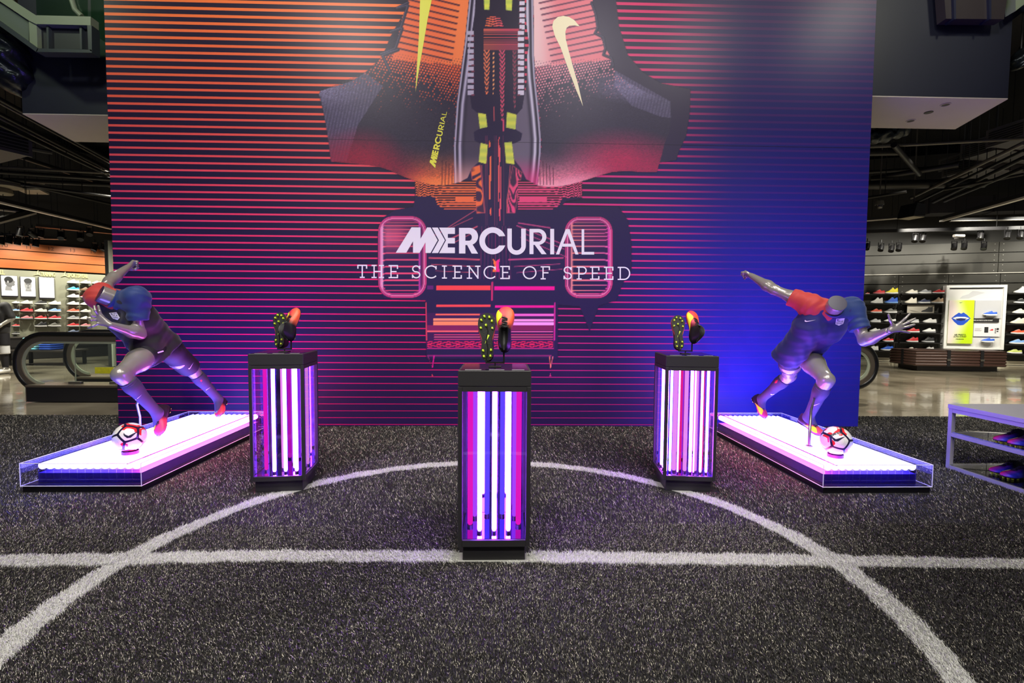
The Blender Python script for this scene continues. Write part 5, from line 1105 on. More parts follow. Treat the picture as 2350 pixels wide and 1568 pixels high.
put('second column below SPORTSWEAR sign', 1186, 1345, [('top', 853, 'low', 'lightgrey', 'white', 'light grey trainer'), ('second', 960, 'low', 'brown', 'brown', 'brown trainer'), ('third', 1066, 'low', 'red', 'white', 'red trainer'), ('fourth', 1175, 'low', 'white', 'white', 'white trainer'), ('fifth', 1284, 'run', 'cream', 'white', 'cream trainer'), ('sixth', 1390, 'run', 'white', 'white', 'white trainer'), ('seventh', 1498, 'run', 'pink', 'white', 'pink and white trainer'), ('eighth', 1602, 'run', 'black', 'white', 'black trainer')])
put('third column below SPORTSWEAR sign', 1360, 1500, [('top', 858, 'low', 'cream', 'white', 'cream trainer'), ('eighth', 1604, 'low', 'white', 'white', 'white trainer')])
put('fourth column below SPORTSWEAR sign', 1515, 1640, [('eighth', 1604, 'low', 'red', 'white', 'red trainer')])
bc = thing('drawer_counter', 'long black drawer counter under the sage shoe wall', 'counter', LW.pt(1.5, 0, .3)); MM = Matrix.Translation(-ORG[bc.name])
m2 = MB(); m2.box((lo_u, 0, .02), (hi_u, .60, .42), MM @ LW.M(0, 0, 0)); m2.build('carcass', mat('counter_black', rgb(30, 28, 28), .4), bc)
m2 = MB(); m2.box((lo_u, .60, .02), (hi_u, .635, .45), MM @ LW.M(0, 0, 0)); m2.build('worktop', mat('counter_top_grey', rgb(86, 82, 76), .35), bc)
for k in range(12): MB().box((lo_u+.05+k*.66, .34, .42), (lo_u+.67+k*.66, .58, .435), MM @ LW.M(0, 0, 0)).build('drawer', mat('counter_drawer', rgb(36, 34, 34), .4), bc)
# ---------------------------------------------------------------- dark panelled wall with ledges
DPAN = mat('dark_metal_panel', rgb(58, 56, 50), .42, .25, noise=.1, nscale=2)
mb = MB(); RW.slab(mb, -2.2, 6.5, 0, 6.2, -.3, 0); WR = mb.build('wall_right', mat('shop_wall_dark', rgb(40, 38, 34), .6)); WR['kind'] = 'structure'; WR['label'] = 'dark metal clad shop wall behind the ledges of shoes'
Y3 = lambda y: 540+y/5.227; X3 = lambda x: 1970+x/5.227; X4 = lambda x: 2130+x/6.273; Y4 = lambda y: 620+y/6.272
zr = lambda y: RW.st(2040, y)[1]
ZL = [zr(Y3(v)) for v in (120, 245, 357, 475, 590, 707, 820, 934, 1048, 1163, 1275, 1382, 1490)]
us = lambda px: RW.st(px, 700)[0]
SEAM = [-2.2, us(2058), us(2172), us(2290), us(2400), 6.5]
for i in range(len(ZL)-1):
    sm_ = [-2.2, us(2283), 6.5] if i < 3 else SEAM
    for a, b in zip(sm_[:-1], sm_[1:]):
        m2 = MB(); RW.slab(m2, a+.008, b-.008, ZL[i+1]+.014, ZL[i]-.014, 0, .045); pn = m2.build('panel', DPAN, WR)
        m3 = MB()
        for uu in (a+.10, b-.10):
            for zz_ in (ZL[i]-.07, ZL[i+1]+.07): m3.box((uu-.010, zz_-.010, .045), (uu+.010, zz_+.010, .052), RW.M(0, 0, 0))
        m3.build('rivets', mat('rivet_pale', rgb(150, 148, 140), .4, .5), pn, kind='stuff')
mb = MB(); RW.slab(mb, -2.2, 6.5, ZL[3]-.012, ZL[3]+.012, .045, .09); mb.build('ledge_strip', mat('pale_metal', rgb(190, 186, 176), .35, .4), WR)
mb = MB(); RW.slab(mb, -2.2, 6.5, 0, .11, .0, .06); mb.build('baseboard_right', mat('pale_plinth', rgb(214, 206, 180), .5))['kind'] = 'structure'
SHELF = mat('black_wall_ledge', rgb(22, 22, 22), .4)
LN = lambda r: 'topmost row' if r == 0 else rows[r]+' row from top'
dpA, dpB = us(2158), us(2297)
for r in range(7):
    z = ZL[5+r]
    for a, b, lab in ((SEAM[0], SEAM[1]-.02, 'beside the edge of the blue wall'), (SEAM[1]+.02, dpA-.02, 'between panel seam and white display'), (dpB+.02, 6.5, 'past the green lip poster')):
        t = thing('wall_ledge', 'black shoe ledge, %s, %s' % (LN(r), lab), 'ledge', RW.pt((a+b)/2, z-.02, .05)); MM = Matrix.Translation(-ORG[t.name]) @ RW.M(0, 0, 0)
        MB().box((a, z-.02, .045), (b, z, .26), MM).build('board', SHELF, t); MB().box((a, z-.035, .25), (b, z+.002, .262), MM).build('lip', mat('ledge_lip', rgb(52, 50, 48), .3, .4), t)
def rshoe(label, x0, x1, row, kind, col, sole):
    a, b = us(x0), us(x1); sneaker(label, kind, col, sole, RW.pt(b, ZL[5+row]+.0015, .15), -RW.e, b-a, 'trainers on the dark shoe wall')
segA = [(0, 55, 105, 'low', 'red', 'white', 'red trainer'), (0, 145, 283, 'low', 'red', 'pink', 'red trainer with pale sole'), (0, 290, 440, 'high', 'yellow', 'white', 'yellow and black high-top'), (1, 118, 264, 'high', 'white', 'white', 'white high-top'), (1, 288, 442, 'high', 'blue', 'lightblue', 'bright blue high-top'), (2, 118, 258, 'low', 'orange', 'white', 'orange trainer'), (2, 285, 438, 'run', 'olive', 'white', 'grey-green trainer'), (3, 120, 250, 'run', 'lightgrey', 'white', 'light grey trainer'), (3, 283, 432, 'low', 'white', 'black', 'white trainer with black sole'), (4, 120, 250, 'low', 'white', 'white', 'white trainer'), (5, 285, 412, 'low', 'red', 'white', 'red trainer'), (6, 100, 237, 'high', 'white', 'white', 'white high-top'), (6, 265, 415, 'high', 'blue', 'white', 'blue high-top')]
for row, x0, x1, kd, c, s_, look in segA: rshoe('%s, %s, between blue wall edge and panel seam' % (look, LN(row)), X3(x0), X3(x1), row, kd, c, s_)
segB = [(0, 528, 672, 'low', 'cream', 'white', 'cream trainer'), (0, 685, 835, 'run', 'grey', 'white', 'grey trainer'), (0, 850, 993, 'low', 'red', 'white', 'red trainer'), (1, 520, 667, 'high', 'cream', 'cream', 'cream high-top'), (1, 678, 828, 'low', 'navy', 'white', 'navy trainer'), (1, 838, 988, 'high', 'tan', 'white', 'tan high-top'), (3, 555, 703, 'low', 'lightgrey', 'white', 'pale grey trainer'), (3, 750, 912, 'low', 'white', 'white', 'white trainer'), (4, 560, 716, 'low', 'red', 'white', 'red trainer'), (4, 750, 908, 'low', 'white', 'grey', 'white trainer with grey sole'), (5, 565, 707, 'high', 'red', 'white', 'red high-top'), (5, 748, 898, 'high', 'black', 'lightgrey', 'black high-top'), (6, 560, 702, 'run', 'cream', 'white', 'cream trainer'), (6, 760, 900, 'high', 'white', 'white', 'white high-top')]
for row, x0, x1, kd, c, s_, look in segB: rshoe('%s, %s, between panel seam and white display' % (look, LN(row)), X3(x0), X3(x1), row, kd, c, s_)
for row, x0, x1, kd, c, s_, look in [(0, 1172, 1380, 'high', 'lightgrey', 'white', 'pale grey high-top'), (1, 1180, 1385, 'run', 'black', 'white', 'black and white trainer'), (2, 1170, 1372, 'low', 'cream', 'white', 'cream trainer'), (3, 1147, 1350, 'high', 'cream', 'cream', 'cream high-top'), (4, 1165, 1362, 'low', 'orange', 'white', 'coral red trainer'), (5, 1152, 1367, 'low', 'lightblue', 'white', 'light blue trainer'), (6, 1128, 1337, 'run', 'lime', 'white', 'lime and white trainer')]:
    rshoe('%s, %s, past the green lip poster' % (look, LN(row)), X4(x0), X4(x1), row, kd, c, s_)
# grey picture board on the third ledge
a, b = us(X3(552)), us(X3(872)); t = thing('picture_board', 'beige picture board with a shoe print on the third ledge', 'board', RW.pt((a+b)/2, ZL[7], .2)); MM = Matrix.Translation(-ORG[t.name]) @ RW.M((a+b)/2, ZL[7]+.002, .17)
W2, H2 = b-a, zr(Y3(855))-zr(Y3(950)); MB().box((-W2/2, 0, 0), (W2/2, H2*.98, .02), MM).build('board', mat('beige_print', rgb(186, 178, 162), .5), t)
sil = [(0, .10), (0, .22), (.12, .34), (.35, .48), (.55, .70), (.62, .9), (.72, .82), (.88, .85), (1.0, .95), (1.0, .15), (.9, .08)]
def flat(P, MM, ox, oy, sx, sy, d, name, m, par): q = MB(); q.add([MM @ Vector((ox+x*sx, oy+y*sy, d)) for x, y in P], tris2d(P)); return q.build(name, m, par)
flat(sil, MM, .02, H2*.06, W2*.42, H2*.8, .0215, 'shoe_print', mat('print_grey_60', rgb(70, 68, 64), .5), t); flat([(0, .5), (.3, .2), (.9, .05), (.5, .3)], MM, -W2*.45, H2*.05, W2*.5, H2*.7, .0214, 'swoosh_print', mat('print_grey_120', rgb(130, 124, 112), .5), t)
# display panel
uA, uB = us(2159.5), us(2296); zA, zB = RW.st(2225, Y4(1132))[1], RW.st(2225, Y4(224))[1]; OFF = .22
t = thing('poster_display', 'tall white framed display with posters on the dark wall', 'display', RW.pt((uA+uB)/2, zA, OFF)); MM = Matrix.Translation(-ORG[t.name]) @ RW.M((uA+uB)/2, zA, .06); DW, DH = uB-uA, zB-zA
MB().box((-DW/2, 0, 0), (DW/2, DH, OFF-.06), MM).build('backing', mat('display_white', rgb(214, 212, 208), .5), t)
for lo, hi in (((-DW/2, 0), (-DW/2+.07, DH)), ((DW/2-.07, 0), (DW/2, DH)), ((-DW/2+.07, DH-.07), (DW/2-.07, DH)), ((-DW/2+.07, 0), (DW/2-.07, .05))): MB().box((*lo, OFF-.06), (*hi, OFF-.02), MM).build('frame_bar', WHITE, t)
MB().box((-DW/2+.09, DH-.10, OFF-.06), (DW/2-.09, DH-.078, OFF-.03), MM).build('light_slot', BLACK, t)
fx = lambda x: (x-190)/(1042-190)-.5
d0 = OFF-.058
flat([(0, .0), (.1, .35), (.35, .6), (.5, 1), (.7, .95), (1, .75), (.7, .45), (.35, .0)], MM, fx(395)*DW, DH*.79, DW*.42, DH*.12, d0, 'shoe_print', mat('print_palegrey', rgb(188, 188, 190), .5), t)
t2 = thing('lip_poster', 'lime green poster with blue lips on the white display', 'poster', MM.to_translation()+ORG[t.name]); 
MM2 = Matrix.Translation(-ORG[t2.name]) @ RW.M((uA+uB)/2, zA, .06)
px0, px1, py0, py1 = fx(232)*DW, fx(592)*DW, DH*.085, DH*.765
gm = mat('lip_poster_gradient', rgb(200, 226, 40), .45); nt = gm.node_tree; g_ = NG(nt)
def poster_grad():
    a_ = nt.nodes.new('ShaderNodeAttribute'); a_.attribute_name = 'paint'; nt.links.new(a_.outputs['Color'], nt.nodes['Principled BSDF'].inputs['Base Color'])
poster_grad()
q = MB(); NX, NY = 12, 18; cols = []
for j in range(NY+1):
    for i in range(NX+1):
        u_, v_ = i/NX, j/NY; q.v.append(tuple(MM2 @ Vector((px0+(px1-px0)*u_, py0+(py1-py0)*v_, d0+.06))))
        w_ = float(smooth01(.25, .75, u_*.8+abs(v_-.55)*.5)); c0 = np.array(rgb(236, 218, 214)[:3]); c1 = np.array(rgb(196, 228, 22)[:3]); cols.append(c0*(1-w_)+c1*w_)
q.f = [(j*(NX+1)+i, j*(NX+1)+i+1, (j+1)*(NX+1)+i+1, (j+1)*(NX+1)+i) for j in range(NY) for i in range(NX)]; q.mi = [0]*len(q.f); q.n = len(q.v)
q.build('sheet', gm, t2, attrs={'paint': np.array(cols)}); MB().box((px0, py0, d0-.01), (px1, py1, d0+.058), MM2).build('board', mat('lime_edge', rgb(150, 170, 40), .5), t2)
PW, PH = px1-px0, py1-py0; BL_ = mat('lip_blue', rgb(36, 78, 190), .45)
lip = [(0, .55), (.18, .78), (.38, .98), (.5, .90), (.62, 1.0), (.82, .80), (1, .55), (.85, .28), (.65, .04), (.5, 0), (.35, .04), (.15, .28)]
flat(lip, MM2, px0+PW*.12, py0+PH*.42, PW*.76, PH*.30, d0+.0615, 'lips_print', BL_, t2); flat([(.06, .56), (.3, .66), (.7, .66), (.94, .56), (.75, .42), (.5, .34), (.25, .42)], MM2, px0+PW*.12, py0+PH*.42, PW*.76, PH*.30, d0+.0622, 'teeth_print', WHITE, t2); flat([(.2, .50), (.5, .56), (.82, .52), (.7, .40), (.5, .34), (.3, .40)], MM2, px0+PW*.12, py0+PH*.42, PW*.76, PH*.30, d0+.063, 'mouth_print', mat('mouth_navy', rgb(20, 32, 96), .5), t2)
INK = mat('poster_ink', rgb(28, 36, 14), .6)
for txt, yy, sz in (('AIR PRESTO', .185, .062), ('ULTRA FLYKNIT', .142, .062), ('AVAILABLE NOW', .095, .03)):
    tm = text_mesh(txt, 'lettering', INK, t2, Matrix.Identity(4), sz, 1, .002); xs_ = [v.co.x for v in tm.data.vertices]; wd = max(xs_); tg = PW*(.46 if sz > .05 and 'AIR' in txt else .52 if sz > .05 else .32); tm.data.transform(MM2 @ Matrix.Translation((px0+PW*.5-tg/2, py0+PH*yy, d0+.0618)) @ Matrix.Diagonal((tg/wd, 1, 1, 1)))
flat([(0, .6), (-.02, .2), (.12, 0), (.4, .1), (1, .8), (.35, .35), (.12, .3)], MM2, px0+PW*.42, py0+PH*.935, PW*.14, PH*.035, d0+.062, 'swoosh_print', INK, t2)
gx0, gx1 = fx(612)*DW, fx(978)*DW; zy = lambda y: DH*(1-(y-224)/(1132-224))
MB().box((gx0, zy(692), d0-.005), (gx1, zy(440), d0+.03), MM).build('photo_board', mat('photo_grey', rgb(190, 190, 192), .5, noise=.08, nscale=3), t)
MB().box((fx(590)*DW, zy(750), d0-.005), (fx(955)*DW, zy(693), d0+.035), MM).build('caption_bar', mat('caption_black', rgb(34, 32, 32), .5), t)
tm = text_mesh('NIKE AIR PRESTO ULTRA FLYKNIT', 'lettering', WHITE, t, Matrix.Identity(4), .03, 1, .0006); wd = max(v.co.x for v in tm.data.vertices); tm.data.transform(MM @ Matrix.Translation((fx(602)*DW, zy(728), d0+.0365)) @ Matrix.Diagonal((DW*.31/wd, 1.3, 1, 1)))
MB().box((gx0, zy(948), d0-.005), (gx1, zy(767), d0+.03), MM).build('info_board', mat('info_white', rgb(226, 222, 222), .5), t)
for a_, b_, c_, d_, cc in ((760, 815, 815, 895, 40), (905, 925, 835, 850, 40), (905, 925, 862, 876, 40), (905, 925, 888, 900, 40), (930, 960, 828, 856, 40), (932, 955, 866, 884, 60), (625, 720, 834, 838, 130), (625, 700, 846, 850, 130), (625, 726, 858, 862, 130), (625, 716, 870, 874, 130)):
    MB().box((fx(a_)*DW, zy(d_), d0+.03), (fx(b_)*DW, zy(c_), d0+.032), MM).build('info_print', mat('print_grey_%d' % cc, rgb(cc, cc, cc), .5), t)
flat(sil, MM, fx(830)*DW, zy(866), DW*.06, DH*.03, d0+.033, 'shoe_print', shoe_mat('red'), t)
for (x0, x1, yb), lab in (((710, 905, 655), 'blue trainer with white sole on the upper photo board of the white display'), ((700, 890, 1030), 'blue trainer with white sole at the foot of the white display')):
    a_, b_ = us(X4(x0)), us(X4(x1)); zz_ = zA+zy(yb); sneaker(lab, 'low', 'blue', 'white', RW.pt(b_, zz_, OFF+.075), -RW.e, b_-a_, None)
    k_ = thing('shoe_bracket', 'grey bracket under the blue trainer '+('on the upper photo board' if 'upper' in lab else 'at the display foot'), 'bracket', RW.pt((a_+b_)/2, zz_-.012, OFF)); MB().box((-.11, -.008, -.0), (.11, .010, .14), Matrix.Translation(-ORG[k_.name]) @ RW.M((a_+b_)/2, zz_-.010, OFF-.02)).build('plate', mat('bracket_grey', rgb(120, 120, 124), .4), k_)
# ---------------------------------------------------------------- leather bench
BQ = lambda x, y, z: at_z(2040+x/7.58, 780+y/7.58, z)
LEATH = mat('brown_leather', rgb(70, 48, 42), .42, bump=.1, bscale=60); LSTR = mat('black_strap', rgb(22, 21, 24), .5)
bl = at_z(2104, 850, 0); br = at_z(2288, 853, 0); ex = (br-bl); Lb = ex.length; ex.normalize(); ny = Vector((-ex.y, ex.x, 0))
t = thing('leather_bench', 'long low bench of ribbed brown leather with black straps', 'bench', bl)
Mx = frame((0, 0, 0), ex, (0, 0, 1)); foot = [(-.0, .0), (Lb, 0), (Lb+.15, .55), (.02, .72)]
seat = [(-.10, -.10), (Lb+.12, -.10), (Lb+.30, .62), (-.15, .80)]
MB().prism([Mx @ Vector((x, y, 0)) for x, y in foot], (0, 0, .13)).build('plinth', mat('bench_plinth', rgb(28, 23, 26), .4), t)
def ribbed():
    mb_ = MB(); rr_ = []
    cx_, cy_ = Lb/2, .3
    def ring(s, z): return [Mx @ Vector((cx_+(x-cx_)*(1+s/abs(x-cx_)), cy_+(y-cy_)*(1+s/abs(y-cy_)), z)) for x, y in seat]
    prof = []
    for k in range(5):
        z0 = .12+k*.072; prof += [(-.013, z0), (0, z0+.014), (.004, z0+.036), (0, z0+.058)]
    prof += [(-.02, .478), (-.006, .486), (-.004, .505), (-.05, .520)]
    return mb_.loft([ring(s, z) for s, z in prof], closed=True, caps=True)
ribbed().build('cushion', LEATH, t, smooth=70)
for fr_ in (.20, .61):
    x = Lb*fr_*1.0+.25; s_ = MB().box((x, -.112, .12), (x+.075, -.10, .515)); s_.box((x, -.11, .512), (x+.075, .68, .526)); s_.v = [tuple(Mx @ Vector(p)) for p in s_.v]; st_ = s_.build('strap', LSTR, t)
    s_ = MB().box((x-.008, -.128, .26), (x+.083, -.112, .31)); s_.v = [tuple(Mx @ Vector(p)) for p in s_.v]; s_.build('buckle', STEEL, st_)
A_, B_ = Vector((-.10, -.10, 0)), Vector((-.15, .80, 0)); p = A_.lerp(B_, .5); dd = (B_-A_).normalized()*.04; nn = Vector((-dd.y, dd.x, 0)).normalized()*.012
MB().prism([Mx @ (p-dd-nn*.2+Vector((0, 0, .12))), Mx @ (p+dd-nn*.2+Vector((0, 0, .12))), Mx @ (p+dd+nn+Vector((0, 0, .12))), Mx @ (p-dd+nn+Vector((0, 0, .12)))], (0, 0, .40)).build('strap', LSTR, t)
# ---------------------------------------------------------------- escalator balustrades
RUB = mat('black_rubber', rgb(16, 16, 18), .35); TRIM = mat('brushed_trim', rgb(138, 126, 112), .3, .7); GL = pane('balustrade_glass', (.93, .97, .95), .07)
GEDGE = mat('green_glass_edge', rgb(176, 184, 160), .15, 0, .6)
def balustrade(label, X0, X1, Y, ztop, R, zb, right=False, panels=(), tagm=False):
    s = -1 if not right else 1; t = thing('escalator_balustrade', label, 'balustrade', (X0, Y, 0), group=None); cx = X0; zc_ = ztop-R
    def path(r, n=22): return [(X1, Y, ztop-(R-r))]+[(cx+s*(r*math.sin(a)), Y, zc_+r*math.cos(a)) for a in np.linspace(0, PI*.97, n)]
    MB().tube(path(R), .042, 10).build('handrail', RUB, t, world=True, smooth=60)
    def ribbon(r0, r1, y0, y1):
        a, b = path(r0), path(r1); rg = [[(p[0], y0, p[2]), (p[0], y1, p[2]), (q_[0], y1, q_[2]), (q_[0], y0, q_[2])] for p, q_ in zip(a, b)]; return MB().loft(rg, closed=True, caps=True)
    ribbon(R-.03, R-.095, Y-.025, Y+.025).build('rail_channel', TRIM, t, world=True, smooth=40)
    ribbon(R-.095, R-.135, Y-.008, Y+.008).build('glass_edge', GEDGE, t, world=True, smooth=40)
    inn = path(R-.13); P = [(X1, Y-.005, zb)]+[(p[0], Y-.005, p[2]) for p in inn]
    gl = MB(); gl.prism([P[0]]+P[1:], (0, .01, 0)); gl.build('glass_pane', GL, t, world=True)
    for px_ in panels: MB().box((px_-.004, Y-.007, zb), (px_+.004, Y+.007, ztop-.16)).build('pane_joint', GEDGE, t, world=True); MB().cbox((px_-.09, Y-.03, zb-.005), (px_+.09, Y+.03, zb+.035), .004).build('glass_clamp', STEEL, t, world=True)
    x_a, x_b = (cx-.14, X1) if not right else (X1, cx-.12)
    bs = MB().box((x_a, Y-.16, 0), (x_b, Y+.22, zb-.03)).build('skirt', mat('escalator_skirt', rgb(26, 25, 32), .4), t, world=True)
    MB().box((x_a-.01, Y-.17, zb-.03), (x_b+.01, Y+.22, zb)).build('skirt_cap', TRIM, t, world=True); MB().box(((x_a-.012) if not right else x_b, Y-.165, 0), (x_a if not right else x_b+.012, Y+.22, zb-.03)).build('end_plate', TRIM, t, world=True)
    if tagm: MB().box((cx+.10, Y-.05, .25), (cx+.42, Y-.045, .36)).build('warning_label', mat('warning_yellow', rgb(226, 214, 40), .5, noise=.3, nscale=30), t, world=True)
    return t
balustrade('glass escalator balustrade with black handrail and dark skirt beside the striped wall', -6.785, -4.3, 7.40, .985, .43, .245, panels=(-6.35, -5.75))
p2 = at_y(152, 838, 8.7); balustrade('second glass escalator balustrade with a yellow warning label, farther from the turf', p2.x+.43, -5.2, 8.7, .985, .43, .20, panels=(p2.x+1.4,), tagm=True)
pr_ = at_y(2010, 835, 7.4); balustrade('curved end of the escalator handrail peeking past the blue wall', pr_.x-.345, 3.6, 7.4, at_y(1965, 789, 7.4).z, .345, .245, right=True)
# ---------------------------------------------------------------- steel boot rack
RACK = mat('pale_painted_steel', rgb(150, 148, 156), .4, .1); t = thing('display_rack', 'low pale steel rack with two clear shelves of boots at the turf edge', 'rack', (4.4, 3.25, 0)); X0_, X1_, Y0_, Y1_, HH = 3.92, 4.95, 2.30, 4.09, .565; bw = .034
MB().cbox((X0_-.005, Y0_, HH-.036), (X1_, Y1_+.005, HH), .002).build('top', RACK, t, world=True, smooth=30)
for x in (X0_, X1_-bw):
    for y in (Y0_, Y1_-bw): MB().box((x, y, 0), (x+bw, y+bw, HH-.037)).build('leg', RACK, t, world=True)
    for z in (.0, .285, HH-.037-bw): MB().box((x+.001, Y0_+bw, z+.001), (x+bw-.001, Y1_-bw, z+bw-.001)).build('rail', RACK, t, world=True)
for y in (Y0_, Y1_-bw):
    for z in (.0, .285, HH-.037-bw): MB().box((X0_+bw, y+.001, z+.001), (X1_-bw, y+bw-.001, z+bw-.001)).build('rail', RACK, t, world=True)
for z in (.036, .320): MB().box((X0_+.006, Y0_+.006, z), (X1_-.006, Y1_-.006, z+.008)).build('shelf', pane('rack_shelf_glass', (.80, .80, .86), .16), t, world=True)
for z, nm, yy in ((.0445, 'lower', (3.80, 3.50, 3.20)), (.3285, 'upper', (3.70, 3.42, 3.14))):
    for k, y in enumerate(yy):
        for j, (ox, oy) in enumerate(((-.005 if nm == 'upper' else .08, .0), (-.01 if nm == 'upper' else .055, -.112))):
            M = frame((X0_+.29+ox, y+oy, z-.0), (-1, -.06, .0), (0, 0, 1)); M.translation.z = z+.0045
            boot('football_boot', ('navy and crimson boot, %s shelf of pale rack, %s, %s' % (nm, ('pair by the post', 'middle pair', 'third pair')[k], ('nearer the post', 'farther one')[j])), 'deep', DEEP, .03, (222, 224, 120), M, 'boots on the pale rack')
# ---------------------------------------------------------------- standing shop mannequin and folded shirts
def shop_mannequin():
    b = at_z(6, 857, 0); b = Vector((b.x-.06, b.y, 0)); t = thing('shop_mannequin', 'headless mannequin in black shirt and shorts over white shorts by the sage wall', 'mannequin', b); o_ = b
    q = lambda x, y, z: Vector((o_.x+x, o_.y+y, z)); pr = []
    for s in (1, -1): pr += [(q(.09*s, 0, .95), q(.10*s, 0, 1.25), .11, .12), (q(.10*s, 0, 1.25), q(.15*s, 0, 1.42), .11, .08), (q(.2*s, 0, 1.45), q(.29*s, .02, 1.18), .055, .045), (q(.29*s, .02, 1.18), q(.22*s, -.18, 1.02), .043, .03), (q(.22*s, -.18, 1.02), q(.16*s, -.26, .99), .03, .022), (q(.1*s, 0, .93), q(.11*s, -.01, .5), .09, .062), (q(.11*s, -.01, .5), q(.11*s, .02, .1), .06, .042), (q(.11*s, .02, .1), q(.12*s, -.12, .05), .042, .032)]
    pr.append((q(0, 0, 1.45), q(0, 0, 1.62), .065, .06)); part(grow(pr, .014, .04), 'body', SKIN, t)
    sh_ = []
    for s in (1, -1): sh_ += [(q(.09*s, 0, .92), q(.10*s, 0, 1.25), .13, .135), (q(.10*s, 0, 1.25), q(.15*s, 0, 1.42), .125, .095), (q(.18*s, 0, 1.46), q(.27*s, .015, 1.22), .078, .078)]
    part(grow(sh_, .014, .04, clips=[(q(0, 0, .86), (0, 0, -1))]), 'shirt', CLOTH['black'], t)
    for s in (1, -1): part(grow([(q(.09*s, 0, .9), q(.11*s, 0, .62), .115, .105)], .014, .03, clips=[(q(0, 0, .60), (0, 0, -1))]), 'black_short_leg', CLOTH['short'], t); part(grow([(q(.10*s, 0, .66), q(.115*s, 0, .44), .10, .095)], .014, .03, clips=[(q(0, 0, .42), (0, 0, -1))]), 'white_short_leg', mat('white_shorts', rgb(214, 214, 216), .7), t); part(grow([(q(.11*s, -.01, .45), q(.11*s, .02, .12), .068, .05)], .014, .03), 'legging', CLOTH['short'], t)
    for s in (1, -1): part(grow([(q(.11*s, .05, .06), q(.12*s, -.16, .045), .052, .042)], .012, .03, clips=[(q(0, 0, .008), (0, 0, -1))]), 'shoe', shoe_mat('white'), t)
shop_mannequin()
tb_ = at_y(86, 812, 12.6); t = thing('low_display_table', 'low dark table of folded shirts seen through the escalator glass', 'table', (tb_.x+.25, 12.6, 0)); MB().cbox((-.75, -.35, .34), (.75, .35, .38), .004).build('tabletop', mat('table_dark', rgb(44, 40, 38), .4), t)
for sx in (-1, 1):
    for sy in (-1, 1): MB().box((sx*.68-.03, sy*.28-.03, 0), (sx*.68+.03, sy*.28+.03, .34)).build('leg', BLACK, t)
for k in range(6):
    c = ['sky', 'teal', 'sky', 'teal', 'sky', 'teal'][k]; o = MB().cbox((-.15, -.2, 0), (.15, .2, .05), .018).build('folded_shirt', mat('shirt_'+c, rgb(*{'sky': (120, 196, 220), 'teal': (150, 214, 224)}[c]), .8), smooth=60); o.location = (tb_.x+.02, 12.55, .381+k*.052); tag(o, 'pale blue folded shirt in the tall stack on the low table', 'shirt', 'stack of pale blue shirts')
for k in range(4):
    o = MB().cbox((-.15, -.2, 0), (.15, .2, .05), .018).build('folded_shirt', mat('shirt_royal', rgb(34, 74, 170), .8), smooth=60); o.location = (tb_.x+.40, 12.55, .381+k*.052); tag(o, 'royal blue folded shirt in the short stack on the low table', 'shirt', 'stack of royal blue shirts')
# ================================================================ ceiling, soffits, ducts, pipes, track lights
struct(MB().box((-26, -5, 6.6), (26, 20, 6.8)), 'ceiling', mat('black_ceiling', rgb(16, 16, 17), .8), 'black painted ceiling')
struct(MB().box((-26, 19.6, 0), (26, 20, 6.6)), 'wall_back', mat('black_back_wall', rgb(18, 18, 18), .7), 'dark end wall far behind the feature wall')
NAVY = mat('navy_fascia', rgb(34, 37, 50), .5, noise=.1, nscale=1.2); BEIGE = mat('beige_soffit', rgb(196, 186, 170), .6, noise=.08, nscale=1.5)
def soffit(name, label, P, z, h):
    mb = MB(); n = len(P); mb.add([(x, y, z) for x, y in P]+[(x, y, z+h) for x, y in P], [(i, (i+1) % n, n+(i+1) % n, n+i) for i in range(n)]); o = mb.build(name, NAVY); o['kind'] = 'structure'; o['label'] = label
    b = MB(); b.prism([(x, y, z) for x, y in P], (0, 0, -.012)); b.build('soffit_board', BEIGE, o); return o
def zz(px, py, z): p = at_z(px, py, z); return (p.x, p.y)
a, b, c, d = zz(52, 260, 3.9), zz(246, 265, 3.9), zz(248, 325, 3.9), zz(172, 324, 3.9)
soffit('beam_left', 'navy bulkhead with beige underside beside the striped wall', [a, (-4.1, a[1]), (-4.1, d[1]), d], 3.9, 2.7)
a, b, c, d = zz(2005, 215, 4.0), zz(2333, 217, 4.0), zz(2192, 295, 4.0), zz(2000, 295, 4.0)
SR = soffit('beam_right', 'navy bulkhead with beige underside beside the blue wall', [(4.0, b[1]+.10), (b[0], b[1]+.10), (c[0], c[1]), (4.0, c[1])], 4.0, 2.6)
for px_, py_, nm in ((2170, 240, 0), (2131, 258, 1), (2090, 277, 0)):
    p = at_z(px_, py_, 3.987); t = thing('recessed_downlight', ('small black hole in the beige underside by the blue wall' if nm else ('eyeball light in the beige underside, closer to its front edge' if px_ > 2150 else 'eyeball light in the beige underside, closer to its rear edge')), 'downlight', p)
    MB().lathe([(.055, 0), (.055, -.006), (.045, -.008), (.044, -.003)] if not nm else [(.05, 0), (.05, -.004), (.048, -.005)], 20).build('trim_ring', BEIGE if not nm else BLACK, t); MB().lathe([(.04, -.003), (.038, -.006)] if not nm else [(.044, -.004), (.042, -.006)], 16).build('lens', BLACK, t)
